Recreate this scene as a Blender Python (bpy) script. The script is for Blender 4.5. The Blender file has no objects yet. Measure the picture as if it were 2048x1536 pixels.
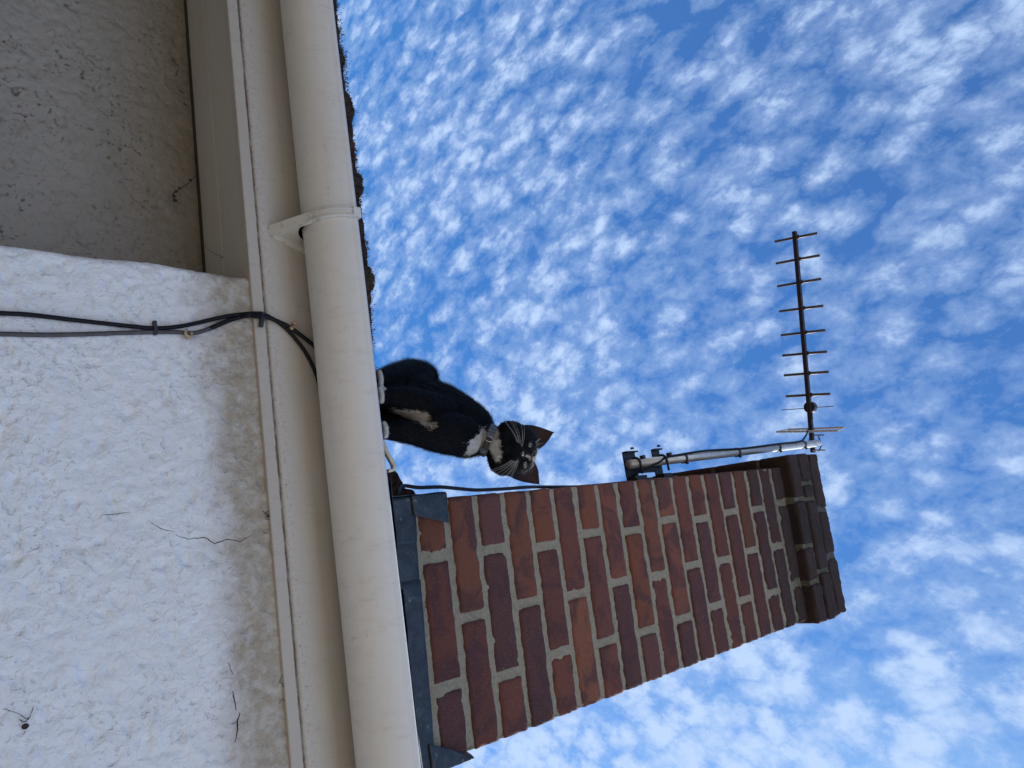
import bpy, bmesh, math, random
from mathutils import Vector, Matrix, noise
import numpy as np
R = math.radians
random.seed(7); rng = np.random.default_rng(7)
S = bpy.context.scene; C = S.collection

# ------------------------------------------------------------------ camera
# world axes seen by the photographer (right, up, forward); phone was held sideways
FPX = 1538.0
def _axes(zx=2647., zy=836., vy=-6812.):
    z = np.array([zy-768, zx-1024, FPX]); zn = z/np.linalg.norm(z)
    a = vy-768; b = -(a*z[0]+FPX*FPX)/z[1]
    X = -np.array([a, b, FPX]); X /= np.linalg.norm(X)
    Y = -np.cross(zn, X)
    if Y[2] < 0: Y = -Y
    return np.array([X, Y, zn])
W = _axes()
def ray(x, y): return W @ np.array([y-768., x-1024., FPX])
def at(x, y, Y):            # world point seen in that direction at depth Y behind the eye
    d = ray(x, y); return Vector(d*(Y/d[1]))
def atz(x, y, Z):           # same, at height Z above the eye
    d = ray(x, y); return Vector(d*(Z/d[2]))
cam = bpy.data.cameras.new('camera'); co = bpy.data.objects.new('camera', cam); C.objects.link(co)
cu = Vector(W @ np.array([0, 1, 0])); cr = Vector(W @ np.array([1, 0, 0])); cf = Vector(W @ np.array([0, 0, 1]))
m = Matrix((( cu.x, -cr.x, -cf.x), (cu.y, -cr.y, -cf.y), (cu.z, -cr.z, -cf.z))).to_4x4()
co.matrix_world = m
cam.sensor_width = 36; cam.lens = 36*FPX/2048; cam.clip_start = .01; cam.clip_end = 5000
S.camera = co

# ------------------------------------------------------------------ light
SUN_EL, SUN_AZ = 46, 62      # azimuth from +Y (behind the house) towards +X
wd = bpy.data.worlds.new('World'); S.world = wd; wd.use_nodes = True
nt = wd.node_tree; N = nt.nodes; L = nt.links; N.clear()
def nd(t, **k):
    n = N.new(t)
    for a, v in k.items(): setattr(n, a, v)
    return n
def mth(op, a, b=None, c=None, clamp=False):
    n = N.new('ShaderNodeMath'); n.operation = op; n.use_clamp = clamp
    for i, v in enumerate((a, b, c)):
        if v is None: continue
        if isinstance(v, (int, float)): n.inputs[i].default_value = v
        else: L.new(v, n.inputs[i])
    return n.outputs[0]
def mrange(v, a, b, c=0., d=1., smooth=True):
    n = N.new('ShaderNodeMapRange'); n.interpolation_type = 'SMOOTHSTEP' if smooth else 'LINEAR'
    L.new(v, n.inputs[0])
    for i, q in enumerate((a, b, c, d)): n.inputs[i+1].default_value = q
    return n.outputs[0]
sky = nd('ShaderNodeTexSky', sky_type='NISHITA', sun_disc=False, sun_elevation=R(SUN_EL), sun_rotation=R(SUN_AZ),
         altitude=50, air_density=1.0, dust_density=.6, ozone_density=2.0)
hsv = nd('ShaderNodeHueSaturation'); L.new(sky.outputs[0], hsv.inputs['Color'])
hsv.inputs['Saturation'].default_value = 1.45; hsv.inputs['Value'].default_value = 1.0
tint = nd('ShaderNodeMix', data_type='RGBA', blend_type='MULTIPLY'); tint.inputs[0].default_value = 1; L.new(hsv.outputs[0], tint.inputs[6]); tint.inputs[7].default_value = (.48, 1.00, 1.20, 1)
tc = nd('ShaderNodeTexCoord'); sp = nd('ShaderNodeSeparateXYZ'); L.new(tc.outputs['Generated'], sp.inputs[0])
zc = mth('MAXIMUM', sp.outputs[2], .06)
px = mth('DIVIDE', sp.outputs[0], zc); py = mth('DIVIDE', sp.outputs[1], zc)
cb = nd('ShaderNodeCombineXYZ'); L.new(px, cb.inputs[0]); L.new(py, cb.inputs[1])
def mapping(src, scale, rot=0, loc=(0, 0, 0)):
    n = nd('ShaderNodeMapping'); L.new(src, n.inputs[0]); n.inputs['Scale'].default_value = scale
    n.inputs['Rotation'].default_value = (0, 0, R(rot)); n.inputs['Location'].default_value = loc; return n.outputs[0]
def nz(src, scale, det=4, rough=.55, dist=0.):
    n = nd('ShaderNodeTexNoise'); n.noise_dimensions = '2D' if False else '3D'; L.new(src, n.inputs['Vector'])
    n.inputs['Scale'].default_value = scale; n.inputs['Detail'].default_value = det
    n.inputs['Roughness'].default_value = rough; n.inputs['Distortion'].default_value = dist; return n.outputs[0]
CROT = 35
pa = mapping(cb.outputs[0], (1, .66, 1), CROT, (3.1, .7, 0))
n1 = nz(pa, 26, 8, .64, .2)           # cloudlets
n3 = nz(mapping(cb.outputs[0], (1, .7, 1), CROT+8, (9, 2, 4)), 2.2, 5, .55, .2)   # thick and thin areas
wv = nd('ShaderNodeTexNoise'); L.new(pa, wv.inputs['Vector']); wv.inputs['Scale'].default_value = 24; wv.inputs['Detail'].default_value = 6; wv.inputs['Roughness'].default_value = .65
ad = nd('ShaderNodeVectorMath', operation='MULTIPLY_ADD'); L.new(wv.outputs['Color'], ad.inputs[0]); ad.inputs[1].default_value = (.085, .085, 0); L.new(pa, ad.inputs[2])
vo = nd('ShaderNodeTexVoronoi', feature='F1'); L.new(ad.outputs[0], vo.inputs['Vector']); vo.inputs['Scale'].default_value = 24   # puffs
puff = mth('SUBTRACT', .95, vo.outputs['Distance'])
dens = mth('ADD', mth('MULTIPLY', n1, .62), mth('MULTIPLY', puff, .36))
dens = mth('ADD', dens, mth('MULTIPLY', mth('SUBTRACT', n3, .5), .42))
side = mrange(sp.outputs[0], -.30, .35, 0, 1)        # the deck thickens towards the sun
dens = mth('ADD', dens, mth('MULTIPLY', side, .125))
cover = mth('ADD', mrange(dens, .34, .57, .10, .46, False), mrange(dens, .50, .74, 0, .52))
cover = mth('MAXIMUM', cover, mth('MULTIPLY', side, .16))
mx = nd('ShaderNodeMix', data_type='RGBA'); L.new(cover, mx.inputs[0]); L.new(tint.outputs[2], mx.inputs[6])
mx.inputs[7].default_value = (3.5, 4.6, 6.5, 1)
hz = nd('ShaderNodeMix', data_type='RGBA'); L.new(mrange(sp.outputs[2], .42, .05, 0, .9), hz.inputs[0]); L.new(mx.outputs[2], hz.inputs[6]); hz.inputs[7].default_value = (9.5, 10.2, 11.4, 1)   # bright low haze added out of view to lift the light on the walls
bg = nd('ShaderNodeBackground'); L.new(hz.outputs[2], bg.inputs[0]); bg.inputs[1].default_value = .078
ou = nd('ShaderNodeOutputWorld'); L.new(bg.outputs[0], ou.inputs[0])
sl = bpy.data.lights.new('sun', 'SUN'); sl.energy = 3.2; sl.angle = R(.53); sl.color = (1, .95, .87)
so = bpy.data.objects.new('sun', sl); C.objects.link(so)
sd = Vector((math.sin(R(SUN_AZ))*math.cos(R(SUN_EL)), math.cos(R(SUN_AZ))*math.cos(R(SUN_EL)), math.sin(R(SUN_EL))))
so.rotation_euler = sd.to_track_quat('Z', 'Y').to_euler(); so.location = sd*30
S.view_settings.view_transform = 'Standard'; S.view_settings.look = 'None'; S.view_settings.gamma = 1
S.view_settings.exposure = 1.0

# ------------------------------------------------------------------ materials
class Mat:
    def __init__(s, name, base, rough=.6, metal=0., spec=.5):
        s.m = bpy.data.materials.new(name); s.m.use_nodes = True; s.t = s.m.node_tree; s.n = s.t.nodes; s.l = s.t.links
        s.b = s.n['Principled BSDF']; s.b.inputs['Base Color'].default_value = (*base, 1); s.col = None; s.base = base
        s.b.inputs['Roughness'].default_value = rough; s.b.inputs['Metallic'].default_value = metal
        s.b.inputs['Specular IOR Level'].default_value = spec; s.tc = s.n.new('ShaderNodeTexCoord').outputs['Object']; s.nor = None
    def map(s, scale, rot=(0, 0, 0)):
        n = s.n.new('ShaderNodeMapping'); s.l.new(s.tc, n.inputs[0]); n.inputs['Scale'].default_value = scale; n.inputs['Rotation'].default_value = rot
        return n.outputs[0]
    def noise(s, scale, det=4, rough=.55, dist=0, vec=None):
        n = s.n.new('ShaderNodeTexNoise'); s.l.new(vec or s.tc, n.inputs['Vector']); n.inputs['Scale'].default_value = scale
        n.inputs['Detail'].default_value = det; n.inputs['Roughness'].default_value = rough; n.inputs['Distortion'].default_value = dist
        return n.outputs[0]
    def voro(s, scale, feature='F1', vec=None, rnd=1):
        n = s.n.new('ShaderNodeTexVoronoi'); n.feature = feature; s.l.new(vec or s.tc, n.inputs['Vector']); n.inputs['Scale'].default_value = scale
        n.inputs['Randomness'].default_value = rnd; return n.outputs['Distance']
    def ramp(s, v, a, b, c=0., d=1.):
        n = s.n.new('ShaderNodeMapRange'); n.interpolation_type = 'SMOOTHSTEP'; s.l.new(v, n.inputs[0])
        for i, q in enumerate((a, b, c, d)): n.inputs[i+1].default_value = q
        return n.outputs[0]
    def mul(s, a, b, op='MULTIPLY'):
        n = s.n.new('ShaderNodeMath'); n.operation = op
        for i, v in enumerate((a, b)):
            if isinstance(v, (int, float)): n.inputs[i].default_value = v
            else: s.l.new(v, n.inputs[i])
        return n.outputs[0]
    def mix(s, fac, col, mode='MIX'):
        n = s.n.new('ShaderNodeMix'); n.data_type = 'RGBA'; n.blend_type = mode
        s.l.new(fac, n.inputs[0])
        if s.col is None: n.inputs[6].default_value = (*s.base, 1)
        else: s.l.new(s.col, n.inputs[6])
        if isinstance(col, tuple): n.inputs[7].default_value = (*col, 1)
        else: s.l.new(col, n.inputs[7])
        s.col = n.outputs[2]; s.l.new(s.col, s.b.inputs['Base Color']); return s
    def attr(s, name='col'):
        n = s.n.new('ShaderNodeAttribute'); n.attribute_name = name; s.col = n.outputs['Color']; s.l.new(s.col, s.b.inputs['Base Color']); return s
    def xyz(s):
        n = s.n.new('ShaderNodeSeparateXYZ'); s.l.new(s.tc, n.inputs[0]); return n.outputs
    def bump(s, h, dist, strength=1.):
        n = s.n.new('ShaderNodeBump'); s.l.new(h, n.inputs['Height']); n.inputs['Distance'].default_value = dist; n.inputs['Strength'].default_value = strength
        if s.nor: s.l.new(s.nor, n.inputs['Normal'])
        s.nor = n.outputs[0]; s.l.new(s.nor, s.b.inputs['Normal']); return s

def render_mat(name, base, dirt, stain_shade, zs0, zs1, pitk=.5):
    M = Mat(name, base, .75, spec=.25)
    pits = M.mul(M.ramp(M.noise(115, 3, .6, .3), .55, .70), M.ramp(M.noise(11, 4), .40, .62, .2, 1))
    fine = M.noise(230, 4, .6); mid = M.noise(75, 3, .5, .6)
    M.mix(M.ramp(M.noise(9, 5, .6), .35, .75, 0, .35), tuple(.86*c for c in base))
    M.mix(M.ramp(M.noise(45, 4, .6, 1.), .52, .74, 0, .38), dirt)           # grime held in the hollows of the render
    M.mix(M.mul(pits, pitk), tuple(.45*c for c in dirt))
    z = M.xyz()[2]
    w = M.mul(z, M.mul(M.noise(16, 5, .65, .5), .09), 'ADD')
    M.mix(M.mul(M.ramp(w, zs0+.045, zs1+.045), M.ramp(M.noise(55, 5, .7), .25, .65, .62, 1.)), stain_shade)   # green-brown algae, with shade under the eaves painted in as browning
    M.mix(M.ramp(M.noise(420, 2), .72, .76, 0, .6), (.06, .05, .045))
    M.bump(mid, .0055, .8); M.bump(fine, .0014, .6); M.bump(M.mul(pits, -1.), .0018, .8)
    return M.m
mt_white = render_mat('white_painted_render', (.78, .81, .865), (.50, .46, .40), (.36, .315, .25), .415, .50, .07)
mt_grey = render_mat('grey_weathered_shaded_render', (.33, .315, .295), (.15, .125, .095), (.200, .170, .130), .27, .54, .9)  # darker base and brown upper part stand in for the recess shade

mt_shade_block = render_mat('brown_shade_block', (.14, .12, .10), (.08, .07, .06), (.1, .09, .07), 5, 6)  # dark tone for the added block that shades the left
def pvc(name, base, streak=.25, seam=False):
    M = Mat(name, base, .42, spec=.4)
    M.mix(M.ramp(M.noise(3, 5, .6, vec=M.map((1, 6, 6))), .35, .75, 0, .45), tuple(.84*c for c in base))
    M.mix(M.ramp(M.noise(22, 6, .7, vec=M.map((3.5, 1, 1))), .50, .75, 0, streak), (.36, .31, .26))
    M.mix(M.mul(M.ramp(M.noise(7, 6, .7, 1.5, vec=M.map((1.2, 1, 3), (0, .5, 0))), .60, .70), M.ramp(M.noise(90, 3), .45, .6, 0, .35)), (.30, .25, .21))
    M.mix(M.mul(M.ramp(M.voro(42), .018, .034, 1, 0), M.ramp(M.noise(30, 2), .5, .62)), (.07, .055, .045))   # fly spots
    M.mix(M.ramp(M.noise(260, 3, .7), .66, .76, 0, .45), (.25, .21, .18))
    if seam:
        x, y, z = M.xyz()
        w = M.mul(z, M.mul(M.noise(45, 4, .7), .006), 'ADD')
        M.mix(M.mul(M.mul(M.ramp(w, .5552, .5590, 1, 0), M.ramp(w, .5505, .5530, 0, 1)), M.ramp(M.noise(38, 5, .7), .30, .55, .25, .95)), (.10, .065, .045))
        w2 = M.mul(z, M.mul(M.noise(30, 5, .75), .010), 'ADD')
        M.mix(M.mul(M.mul(M.ramp(w2, .570, .600, 1, 0), M.ramp(w2, .5555, .559, 0, 1)), M.ramp(M.noise(160, 4, .8), .3, .7, .25, .9)), (.56, .55, .55))
        M.mix(M.mul(M.mul(M.ramp(w2, .566, .585, 1, 0), M.ramp(w2, .5555, .559, 0, 1)), M.ramp(M.noise(260, 4, .8), .55, .68, 0, .7)), (.16, .145, .14))
    M.bump(M.noise(140, 3), .0006, .25); M.bump(M.noise(9, 2), .002, .2)
    return M.m
mt_gutter = pvc('cream_plastic_gutter', (.69, .670, .635), .26)
mt_fascia = pvc('cream_plastic_fascia', (.50, .468, .43), .5, True)
mt_soffit = pvc('grey_plastic_soffit', (.52, .50, .455), .25)
mt_clip = Mat('white_plastic_bracket', (.66, .65, .62), .3); mt_clip.mix(mt_clip.ramp(mt_clip.noise(70, 5, .7), .5, .7, 0, .6), (.35, .31, .26)); mt_clip = mt_clip.m

def plain(name, base, rough=.6, metal=0., var=.3, sc=60, bump=.0008, spec=.5):
    M = Mat(name, base, rough, metal, spec)
    M.mix(M.ramp(M.noise(sc, 4, .6), .35, .7, 0, 1), tuple(c*(1-var) for c in base))
    M.bump(M.noise(sc*3, 3), bump, .5); return M.m
mt_cable = plain('black_cable_sheath', (.0055, .007, .011), .55, spec=.25)
mt_cable2 = plain('faded_grey_cable_sheath', (.075, .075, .078), .6)
mt_nail = plain('rusty_cream_clip', (.50, .38, .24), .5, var=.5, sc=300)
mt_black = plain('black_metal', (.02, .023, .028), .5)
mt_bracket = plain('dull_galvanised_bracket', (.045, .052, .06), .5, .6, sc=120)
mt_pole = plain('grey_aluminium_tube', (.55, .57, .58), .35, .45, var=.2, sc=40)
mt_boom = plain('bronzed_boom', (.060, .045, .040), .45, .5, sc=150)
mt_refl = plain('pale_reflector', (.55, .50, .46), .5, .2, var=.45, sc=160)
mt_moss = Mat('dark_moss', (.036, .034, .020), .95, spec=.1); mt_moss.mix(mt_moss.ramp(mt_moss.noise(180, 4, .7), .42, .60), (.075, .045, .034)); mt_moss = mt_moss.m
mt_stalk = Mat('moss_stalk', (.16, .10, .05), .7).m
mt_leaf = plain('dry_leaf', (.32, .12, .06), .7, var=.5, sc=200)
mt_web = Mat('dusty_web', (.05, .042, .036), .95, spec=.1).m
mt_crack = Mat('crack_dark', (.035, .03, .027), .9, spec=.1).m
mt_stick = plain('cream_plastic_strip', (.78, .70, .52), .45, var=.3, sc=200)

MT = Mat('clay_roof_tile', (.075, .042, .034), .9, spec=.2)
MT.mix(MT.ramp(MT.noise(60, 5, .65), .45, .62), (.020, .017, .014)); MT.mix(MT.ramp(MT.noise(35, 4), .60, .7, 0, .8), (.13, .065, .045))
MT.bump(MT.noise(160, 5, .7), .004, .9); mt_tile = MT.m
ML = Mat('lead_sheet', (.024, .032, .042), .45, .35)
ML.mix(ML.ramp(ML.noise(20, 6, .65, 1.2), .42, .7, 0, .85), (.060, .075, .090))
ML.mix(ML.ramp(ML.noise(45, 6, .7, 1.5), .60, .72, 0, .8), (.34, .36, .38))
ML.mix(ML.ramp(ML.noise(30, 5, .7), .60, .75, 0, .8), (.030, .036, .045))
ML.bump(ML.noise(35, 4), .004, .7); mt_lead = ML.m
MB = Mat('rough_red_brick', (.2, .06, .05), .88, spec=.2).attr()
MB.mix(MB.ramp(MB.noise(13, 4, .6, .8), .46, .60, 0, .72), (.078, .042, .048))
MB.mix(MB.ramp(MB.noise(18, 4, .6, .7, vec=MB.map((1, 1, 1.7), (0, .2, 0))), .58, .74, 0, .35), (.18, .066, .048))
MB.mix(MB.ramp(MB.noise(330, 4, .8), .54, .68, 0, .75), (.27, .15, .115))
MB.mix(MB.ramp(MB.noise(370, 3, .8), .58, .70, 0, .8), (.035, .022, .022))
zz = MB.xyz()[2]
MB.mix(MB.mul(MB.ramp(MB.mul(zz, MB.mul(MB.noise(14, 5, .7), .5), 'ADD'), 2.12, 2.62, 0, .58), MB.ramp(MB.noise(50, 4, .7), .2, .6, .6, 1)), (.026, .027, .030))   # soot
MB.mix(MB.mul(MB.ramp(MB.noise(240, 3, .7), .66, .74), MB.ramp(zz, 1.9, 2.5, 0., .6)), (.33, .33, .31))   # lichen and salts near the top
MB.bump(MB.noise(330, 4, .8), .0035, 1.); MB.bump(MB.noise(70, 3), .003, .5); mt_brick = MB.m
MM = Mat('sandy_mortar', (.30, .275, .21), .9, spec=.2)
MM.mix(MM.ramp(MM.noise(120, 4, .7), .45, .65), (.24, .22, .175)); MM.mix(MM.ramp(MM.noise(500, 2), .6, .68, 0, .7), (.06, .05, .045))
zz = MM.xyz()[2]
MM.mix(MM.ramp(MM.mul(zz, MM.mul(MM.noise(30, 4), .5), 'ADD'), 2.25, 2.72, 0, .85), (.055, .057, .050))
MM.bump(MM.noise(350, 4, .7), .0018, 1.); mt_mortar = MM.m

# ------------------------------------------------------------------ helpers
def obj(name, verts, faces, mat, parent=None, smooth=False, cols=None, mats=None, mi=None):
    me = bpy.data.meshes.new(name); me.from_pydata([tuple(v) for v in verts], [], faces)
    for mm in (mats or [mat]): me.materials.append(mm)
    if mi is not None: me.polygons.foreach_set('material_index', mi)
    if smooth: me.polygons.foreach_set('use_smooth', [True]*len(me.polygons))
    if cols is not None:
        a = me.color_attributes.new('col', 'FLOAT_COLOR', 'POINT'); a.data.foreach_set('color', np.asarray(cols, np.float32).ravel())
    me.update(); o = bpy.data.objects.new(name, me); C.objects.link(o)
    if parent: o.parent = parent; o.matrix_parent_inverse = parent.matrix_world.inverted() if parent.type != 'EMPTY' else Matrix.Translation(-parent.location)
    return o
def tag(o, label=None, cat=None, group=None, kind=None):
    for k, v in (('label', label), ('category', cat), ('group', group), ('kind', kind)):
        if v: o[k] = v
    return o
def empty(name, loc, label, cat, group=None):
    o = bpy.data.objects.new(name, None); o.location = loc; o.empty_display_size = .05; C.objects.link(o); return tag(o, label, cat, group)
class MB_:
    def __init__(s): s.v = []; s.f = []
    def box(s, a, b, fr=None):
        n = len(s.v)
        for z in (a[2], b[2]):
            for x, y in ((a[0], a[1]), (b[0], a[1]), (b[0], b[1]), (a[0], b[1])):
                p = Vector((x, y, z)); s.v.append(fr @ p if fr else p)
        for q in ((3, 2, 1, 0), (4, 5, 6, 7), (0, 1, 5, 4), (1, 2, 6, 5), (2, 3, 7, 6), (3, 0, 4, 7)): s.f.append([n+i for i in q])
        return s
    def tube(s, pts, r, seg=10, cap=True):
        pts = [Vector(p) for p in pts]; rs = r if isinstance(r, (list, tuple)) else [r]*len(pts); n0 = len(s.v)
        up = None
        for i, p in enumerate(pts):
            t = (pts[min(i+1, len(pts)-1)]-pts[max(i-1, 0)]).normalized()
            if up is None: up = t.orthogonal().normalized()
            up = (up-t*up.dot(t)).normalized(); b = t.cross(up)
            for k in range(seg):
                a = 2*math.pi*k/seg; s.v.append(p+(up*math.cos(a)+b*math.sin(a))*rs[i])
        for i in range(len(pts)-1):
            for k in range(seg):
                a = n0+i*seg+k; b_ = n0+i*seg+(k+1) % seg; s.f.append([a, b_, b_+seg, a+seg])
        if cap:
            s.f.append([n0+k for k in range(seg)][::-1]); s.f.append([n0+(len(pts)-1)*seg+k for k in range(seg)])
        return s
    def prism(s, poly, d):     # poly: list of Vectors, extruded by vector d
        n = len(s.v); k = len(poly); s.v += list(poly)+[p+d for p in poly]
        s.f.append(list(range(n, n+k))[::-1]); s.f.append(list(range(n+k, n+2*k)))
        for i in range(k): j = (i+1) % k; s.f.append([n+i, n+j, n+k+j, n+k+i])
        return s
    def ball(s, c, r, seg=10, sc=(1, 1, 1), jit=0.):
        n0 = len(s.v); rings = seg//2+1
        for i in range(rings+1):
            th = math.pi*i/rings
            for k in range(seg):
                a = 2*math.pi*k/seg; d = Vector((math.sin(th)*math.cos(a)*sc[0], math.sin(th)*math.sin(a)*sc[1], math.cos(th)*sc[2]))
                p = Vector(c)+d*r
                if jit: p += d*r*jit*noise.noise(p*60)
                s.v.append(p)
        for i in range(rings):
            for k in range(seg):
                a = n0+i*seg+k; b = n0+i*seg+(k+1) % seg; s.f.append([a, a+seg, b+seg, b])
        return s
    def build(s, name, mat, parent=None, smooth=False): return obj(name, s.v, s.f, mat, parent, smooth)
def spline(pts, n=8):
    pts = [Vector(p) for p in pts]; out = []
    P = [pts[0]*2-pts[1]]+pts+[pts[-1]*2-pts[-2]]
    for i in range(1, len(P)-2):
        for k in range(n):
            t = k/n; a, b, c, d = P[i-1:i+3]
            out.append(.5*((2*b)+(c-a)*t+(2*a-5*b+4*c-d)*t*t+(3*b-a-3*c+d)*t**3))
    out.append(pts[-1]); return out

# ------------------------------------------------------------------ ground
GZ = -1.6
mg = Mat('concrete_paving', (.36, .31, .24), .85, spec=.2); mg.mix(mg.ramp(mg.noise(1.5, 6), .4, .7), (.27, .23, .18)); mg.bump(mg.noise(40, 5), .004, .5)
g = obj('ground', [(-1500, -1500, GZ), (1500, -1500, GZ), (1500, 1500, GZ), (-1500, 1500, GZ)], [[0, 1, 2, 3]], mg.m); tag(g, kind='structure')

# ------------------------------------------------------------------ house
F = 1.0875                     # front of the fascia board
ZB = .531                      # underside of the fascia board
ZT = .70                       # top of eaves
WY = F+.007                    # white wall face
RY = 1.270                     # set-back wall face
CX = at(0, 490, WY).x*.5+at(500, 545, WY).x*.5     # corner where the white wall starts
house = empty('house', (0, 1.2, GZ), 'cream and white rendered house with dark tiled roof and red brick chimney', 'house')
HL, HR, HB = -5.0, 4.0, 6.2

def nonuni(a, b, da, db, step):
    """dense between da and db, coarse elsewhere"""
    xs = list(np.arange(da, db, step))+[db]
    x = da
    s = step
    lo = []
    while x > a: s *= 1.6; x = max(a, x-s); lo.append(x)
    x = db; s = step; hi = []
    while x < b: s *= 1.6; x = min(b, x+s); hi.append(x)
    return lo[::-1]+xs+hi
def lump(x, z, k):
    p = Vector((x, k*7.3, z))
    v = .0022*noise.noise(p*9)+.0013*noise.noise(p*38)+.0013*noise.noise(Vector((p.x*75, p.y, p.z*60)))+.0004*noise.noise(p*150)
    pit = noise.noise(p*62+Vector((9, 4, 1)))
    v -= .0030*max(0., pit-.24)/.4
    if z > .515: v = min(v, .003)
    return v
def wall_grid(name, x0, x1, dx0, dx1, z0, z1, dz0, yf, mat, k, corner=None):
    xs = nonuni(x0, x1, dx0, dx1, .0034); zs = nonuni(z0, z1, dz0, z1, .0034)
    V = []; Fc = []
    nx = len(xs)
    for z in zs:
        for x in xs:
            y = yf-lump(x, z, k)
            xx = x
            if corner:
                d = x-x0; r = .012
                if d < r: y += r-math.sqrt(max(0, r*r-(r-d)**2))
                xx = x+.0022*noise.noise(Vector((z*30, 3, 0)))*max(0, 1-d/.03)+.004*noise.noise(Vector((z*9, 8, 0)))*max(0, 1-d/.03)
            V.append((xx, y, z))
    for j in range(len(zs)-1):
        for i in range(nx-1): a = j*nx+i; Fc.append([a, a+1, a+nx+1, a+nx])
    if corner:      # return face back to the set-back wall
        n0 = len(V)
        for j, z in enumerate(zs): V.append((V[j*nx][0], corner, z))
        for j in range(len(zs)-1): Fc.append([j*nx, (j+1)*nx, n0+j+1, n0+j])
    return obj(name, V, Fc, mat, house, True)
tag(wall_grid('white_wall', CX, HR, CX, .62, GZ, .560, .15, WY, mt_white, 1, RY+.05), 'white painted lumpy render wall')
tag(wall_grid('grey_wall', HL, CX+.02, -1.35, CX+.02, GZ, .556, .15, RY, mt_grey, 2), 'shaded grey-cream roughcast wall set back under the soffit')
# side and back walls
MB_().box((HL, RY+.012, GZ), (HL+.2, HB, .55)).box((HR-.2, WY+.012, GZ), (HR, HB, .55)).box((HL+.2, HB-.2, GZ), (HR-.2, HB, .55)).build('side_wall', mt_white, house)
MB_().box((-2.6, -2.4, GZ), (-1.40, RY, 1.16)).build('side_shade_block', mt_shade_block, house)  # block added out of view to darken the left end of the eaves
# soffit with a shallow groove along it
so_ = MB_(); sm = RY-.082
so_.box((HL, F+.0185, .5345), (HR, sm-.003, .5445)).box((HL, sm+.003, .5345), (HR, RY-.008, .5445)).box((HL, sm-.003, .5365), (HR, sm+.003, .5445))
so_.build('soffit', mt_soffit, house)
MB_().box((HL, RY-.0085, .5310), (CX, RY-.0035, .5342)).box((HL, RY-.006, .5346), (CX, RY+.01, .5445)).build('dark_gap', mt_web, house)
# fascia board with rounded lower edge
def prof_sweep(prof, x0, x1, n=1):
    V = []; Fc = []; k = len(prof)
    xs = np.linspace(x0, x1, n+1)
    for x in xs: V += [Vector((x, p[0], p[1])) for p in prof]
    for i in range(n):
        for j in range(k-1): a = i*k+j; Fc.append([a, a+1, a+k+1, a+k])
    return V, Fc
pr = [(F+.018, .5445), (F+.018, ZB+.0012), (F+.0168, ZB), (F+.0012, ZB), (F, ZB+.0012), (F-.0002, .5488), (F+.0012, .5500), (F+.0014, .5515)]
for a in np.linspace(R(-80), 0, 8): pr.append((F+.0075-.0080*math.cos(a), .562+.0095*math.sin(a)))
pr += [(F, .70), (F+.018, .70), (F+.018, .5445)]
V, Fc = prof_sweep(pr, HL, HR, 60)
obj('fascia', V, Fc, mt_fascia, house)
# roof: courses of flat clay tiles, each with a rough front edge
PITCH = R(30)
def roofz(y): return .708+(y-1.03)*math.tan(PITCH)
def edge_lift(x): t = max(0, min(1, (-.30-x)/.15)); return -.003+.0105*t*t*(3-2*t)
rf = MB_(); rv, rfc = [], []
rr = random.Random(3)
TW, TE = .166, .105
ny = 34
CHX0, CHX1, CHY0, CHY1 = -.10, .372, 1.19, 1.66
for j in range(ny):
    y0 = 1.03+j*TE*math.cos(PITCH); nxt = int((HR-HL+.2)/TW)
    for i in range(nxt):
        x0 = HL-.1+i*TW+(TW/2 if j % 2 else 0); x1 = x0+TW-.003
        if x1 > CHX0+.01 and x0 < CHX1-.01 and y0+.12 > CHY0+.01 and y0 < CHY1-.05 and False: continue
        dz = rr.uniform(-.0025, .0025); dy = rr.uniform(-.004, .004); yaw = rr.uniform(-.006, .006)
        dense = j == 0 and -1.3 < x0 < .6
        nn = 26 if dense else 1
        L_ = .15
        for e in range(nn):
            pass
        n0 = len(rv)
        for k in range(nn+1):
            x = x0+(x1-x0)*k/nn
            ce = math.cos(PITCH); se = math.sin(PITCH)
            wob = (.0045*noise.noise(Vector((x*42, j, 2)))+.003*noise.noise(Vector((x*160, j, 5)))) if dense else 0
            wz = (.0032*noise.noise(Vector((x*14, j, 7)))+.0030*noise.noise(Vector((x*90, j, 9)))) if dense else 0
            yb = y0+dy+wob+(x-x0)*yaw; zt = roofz(y0)+dz+wz+(edge_lift(x) if j < 2 else 0); th = .018
            rv += [Vector((x, yb, zt-th)), Vector((x, yb-.001, zt-.003)), Vector((x, yb+.004, zt)), Vector((x, yb+L_*ce, zt+L_*se-.008)), Vector((x, yb+L_*ce, zt+L_*se-.008-th))]
        for k in range(nn):
            for q in range(5):
                a = n0+k*5+q; b = n0+k*5+(q+1) % 5; rfc.append([a, b, b+5, a+5])
        rfc.append([n0+q for q in range(5)]); rfc.append([n0+nn*5+q for q in range(5)][::-1])
RY2 = 1.03+ny*TE*math.cos(PITCH)
n0 = len(rv)   # rear slope and gable infill
zt = roofz(RY2)
rv += [Vector(p) for p in ((HL-.1, RY2, zt), (HR+.1, RY2, zt), (HR+.1, HB+.2, .6), (HL-.1, HB+.2, .6), (HL, 1.2, .555), (HR, 1.2, .555), (HL, HB, .555), (HR, HB, .555), (HL, RY2, zt-.03), (HR, RY2, zt-.03))]
rfc += [[n0, n0+1, n0+2, n0+3], [n0+4, n0+6, n0+8], [n0+5, n0+9, n0+7]]
obj('roof', rv, rfc, mt_tile, house)

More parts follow.
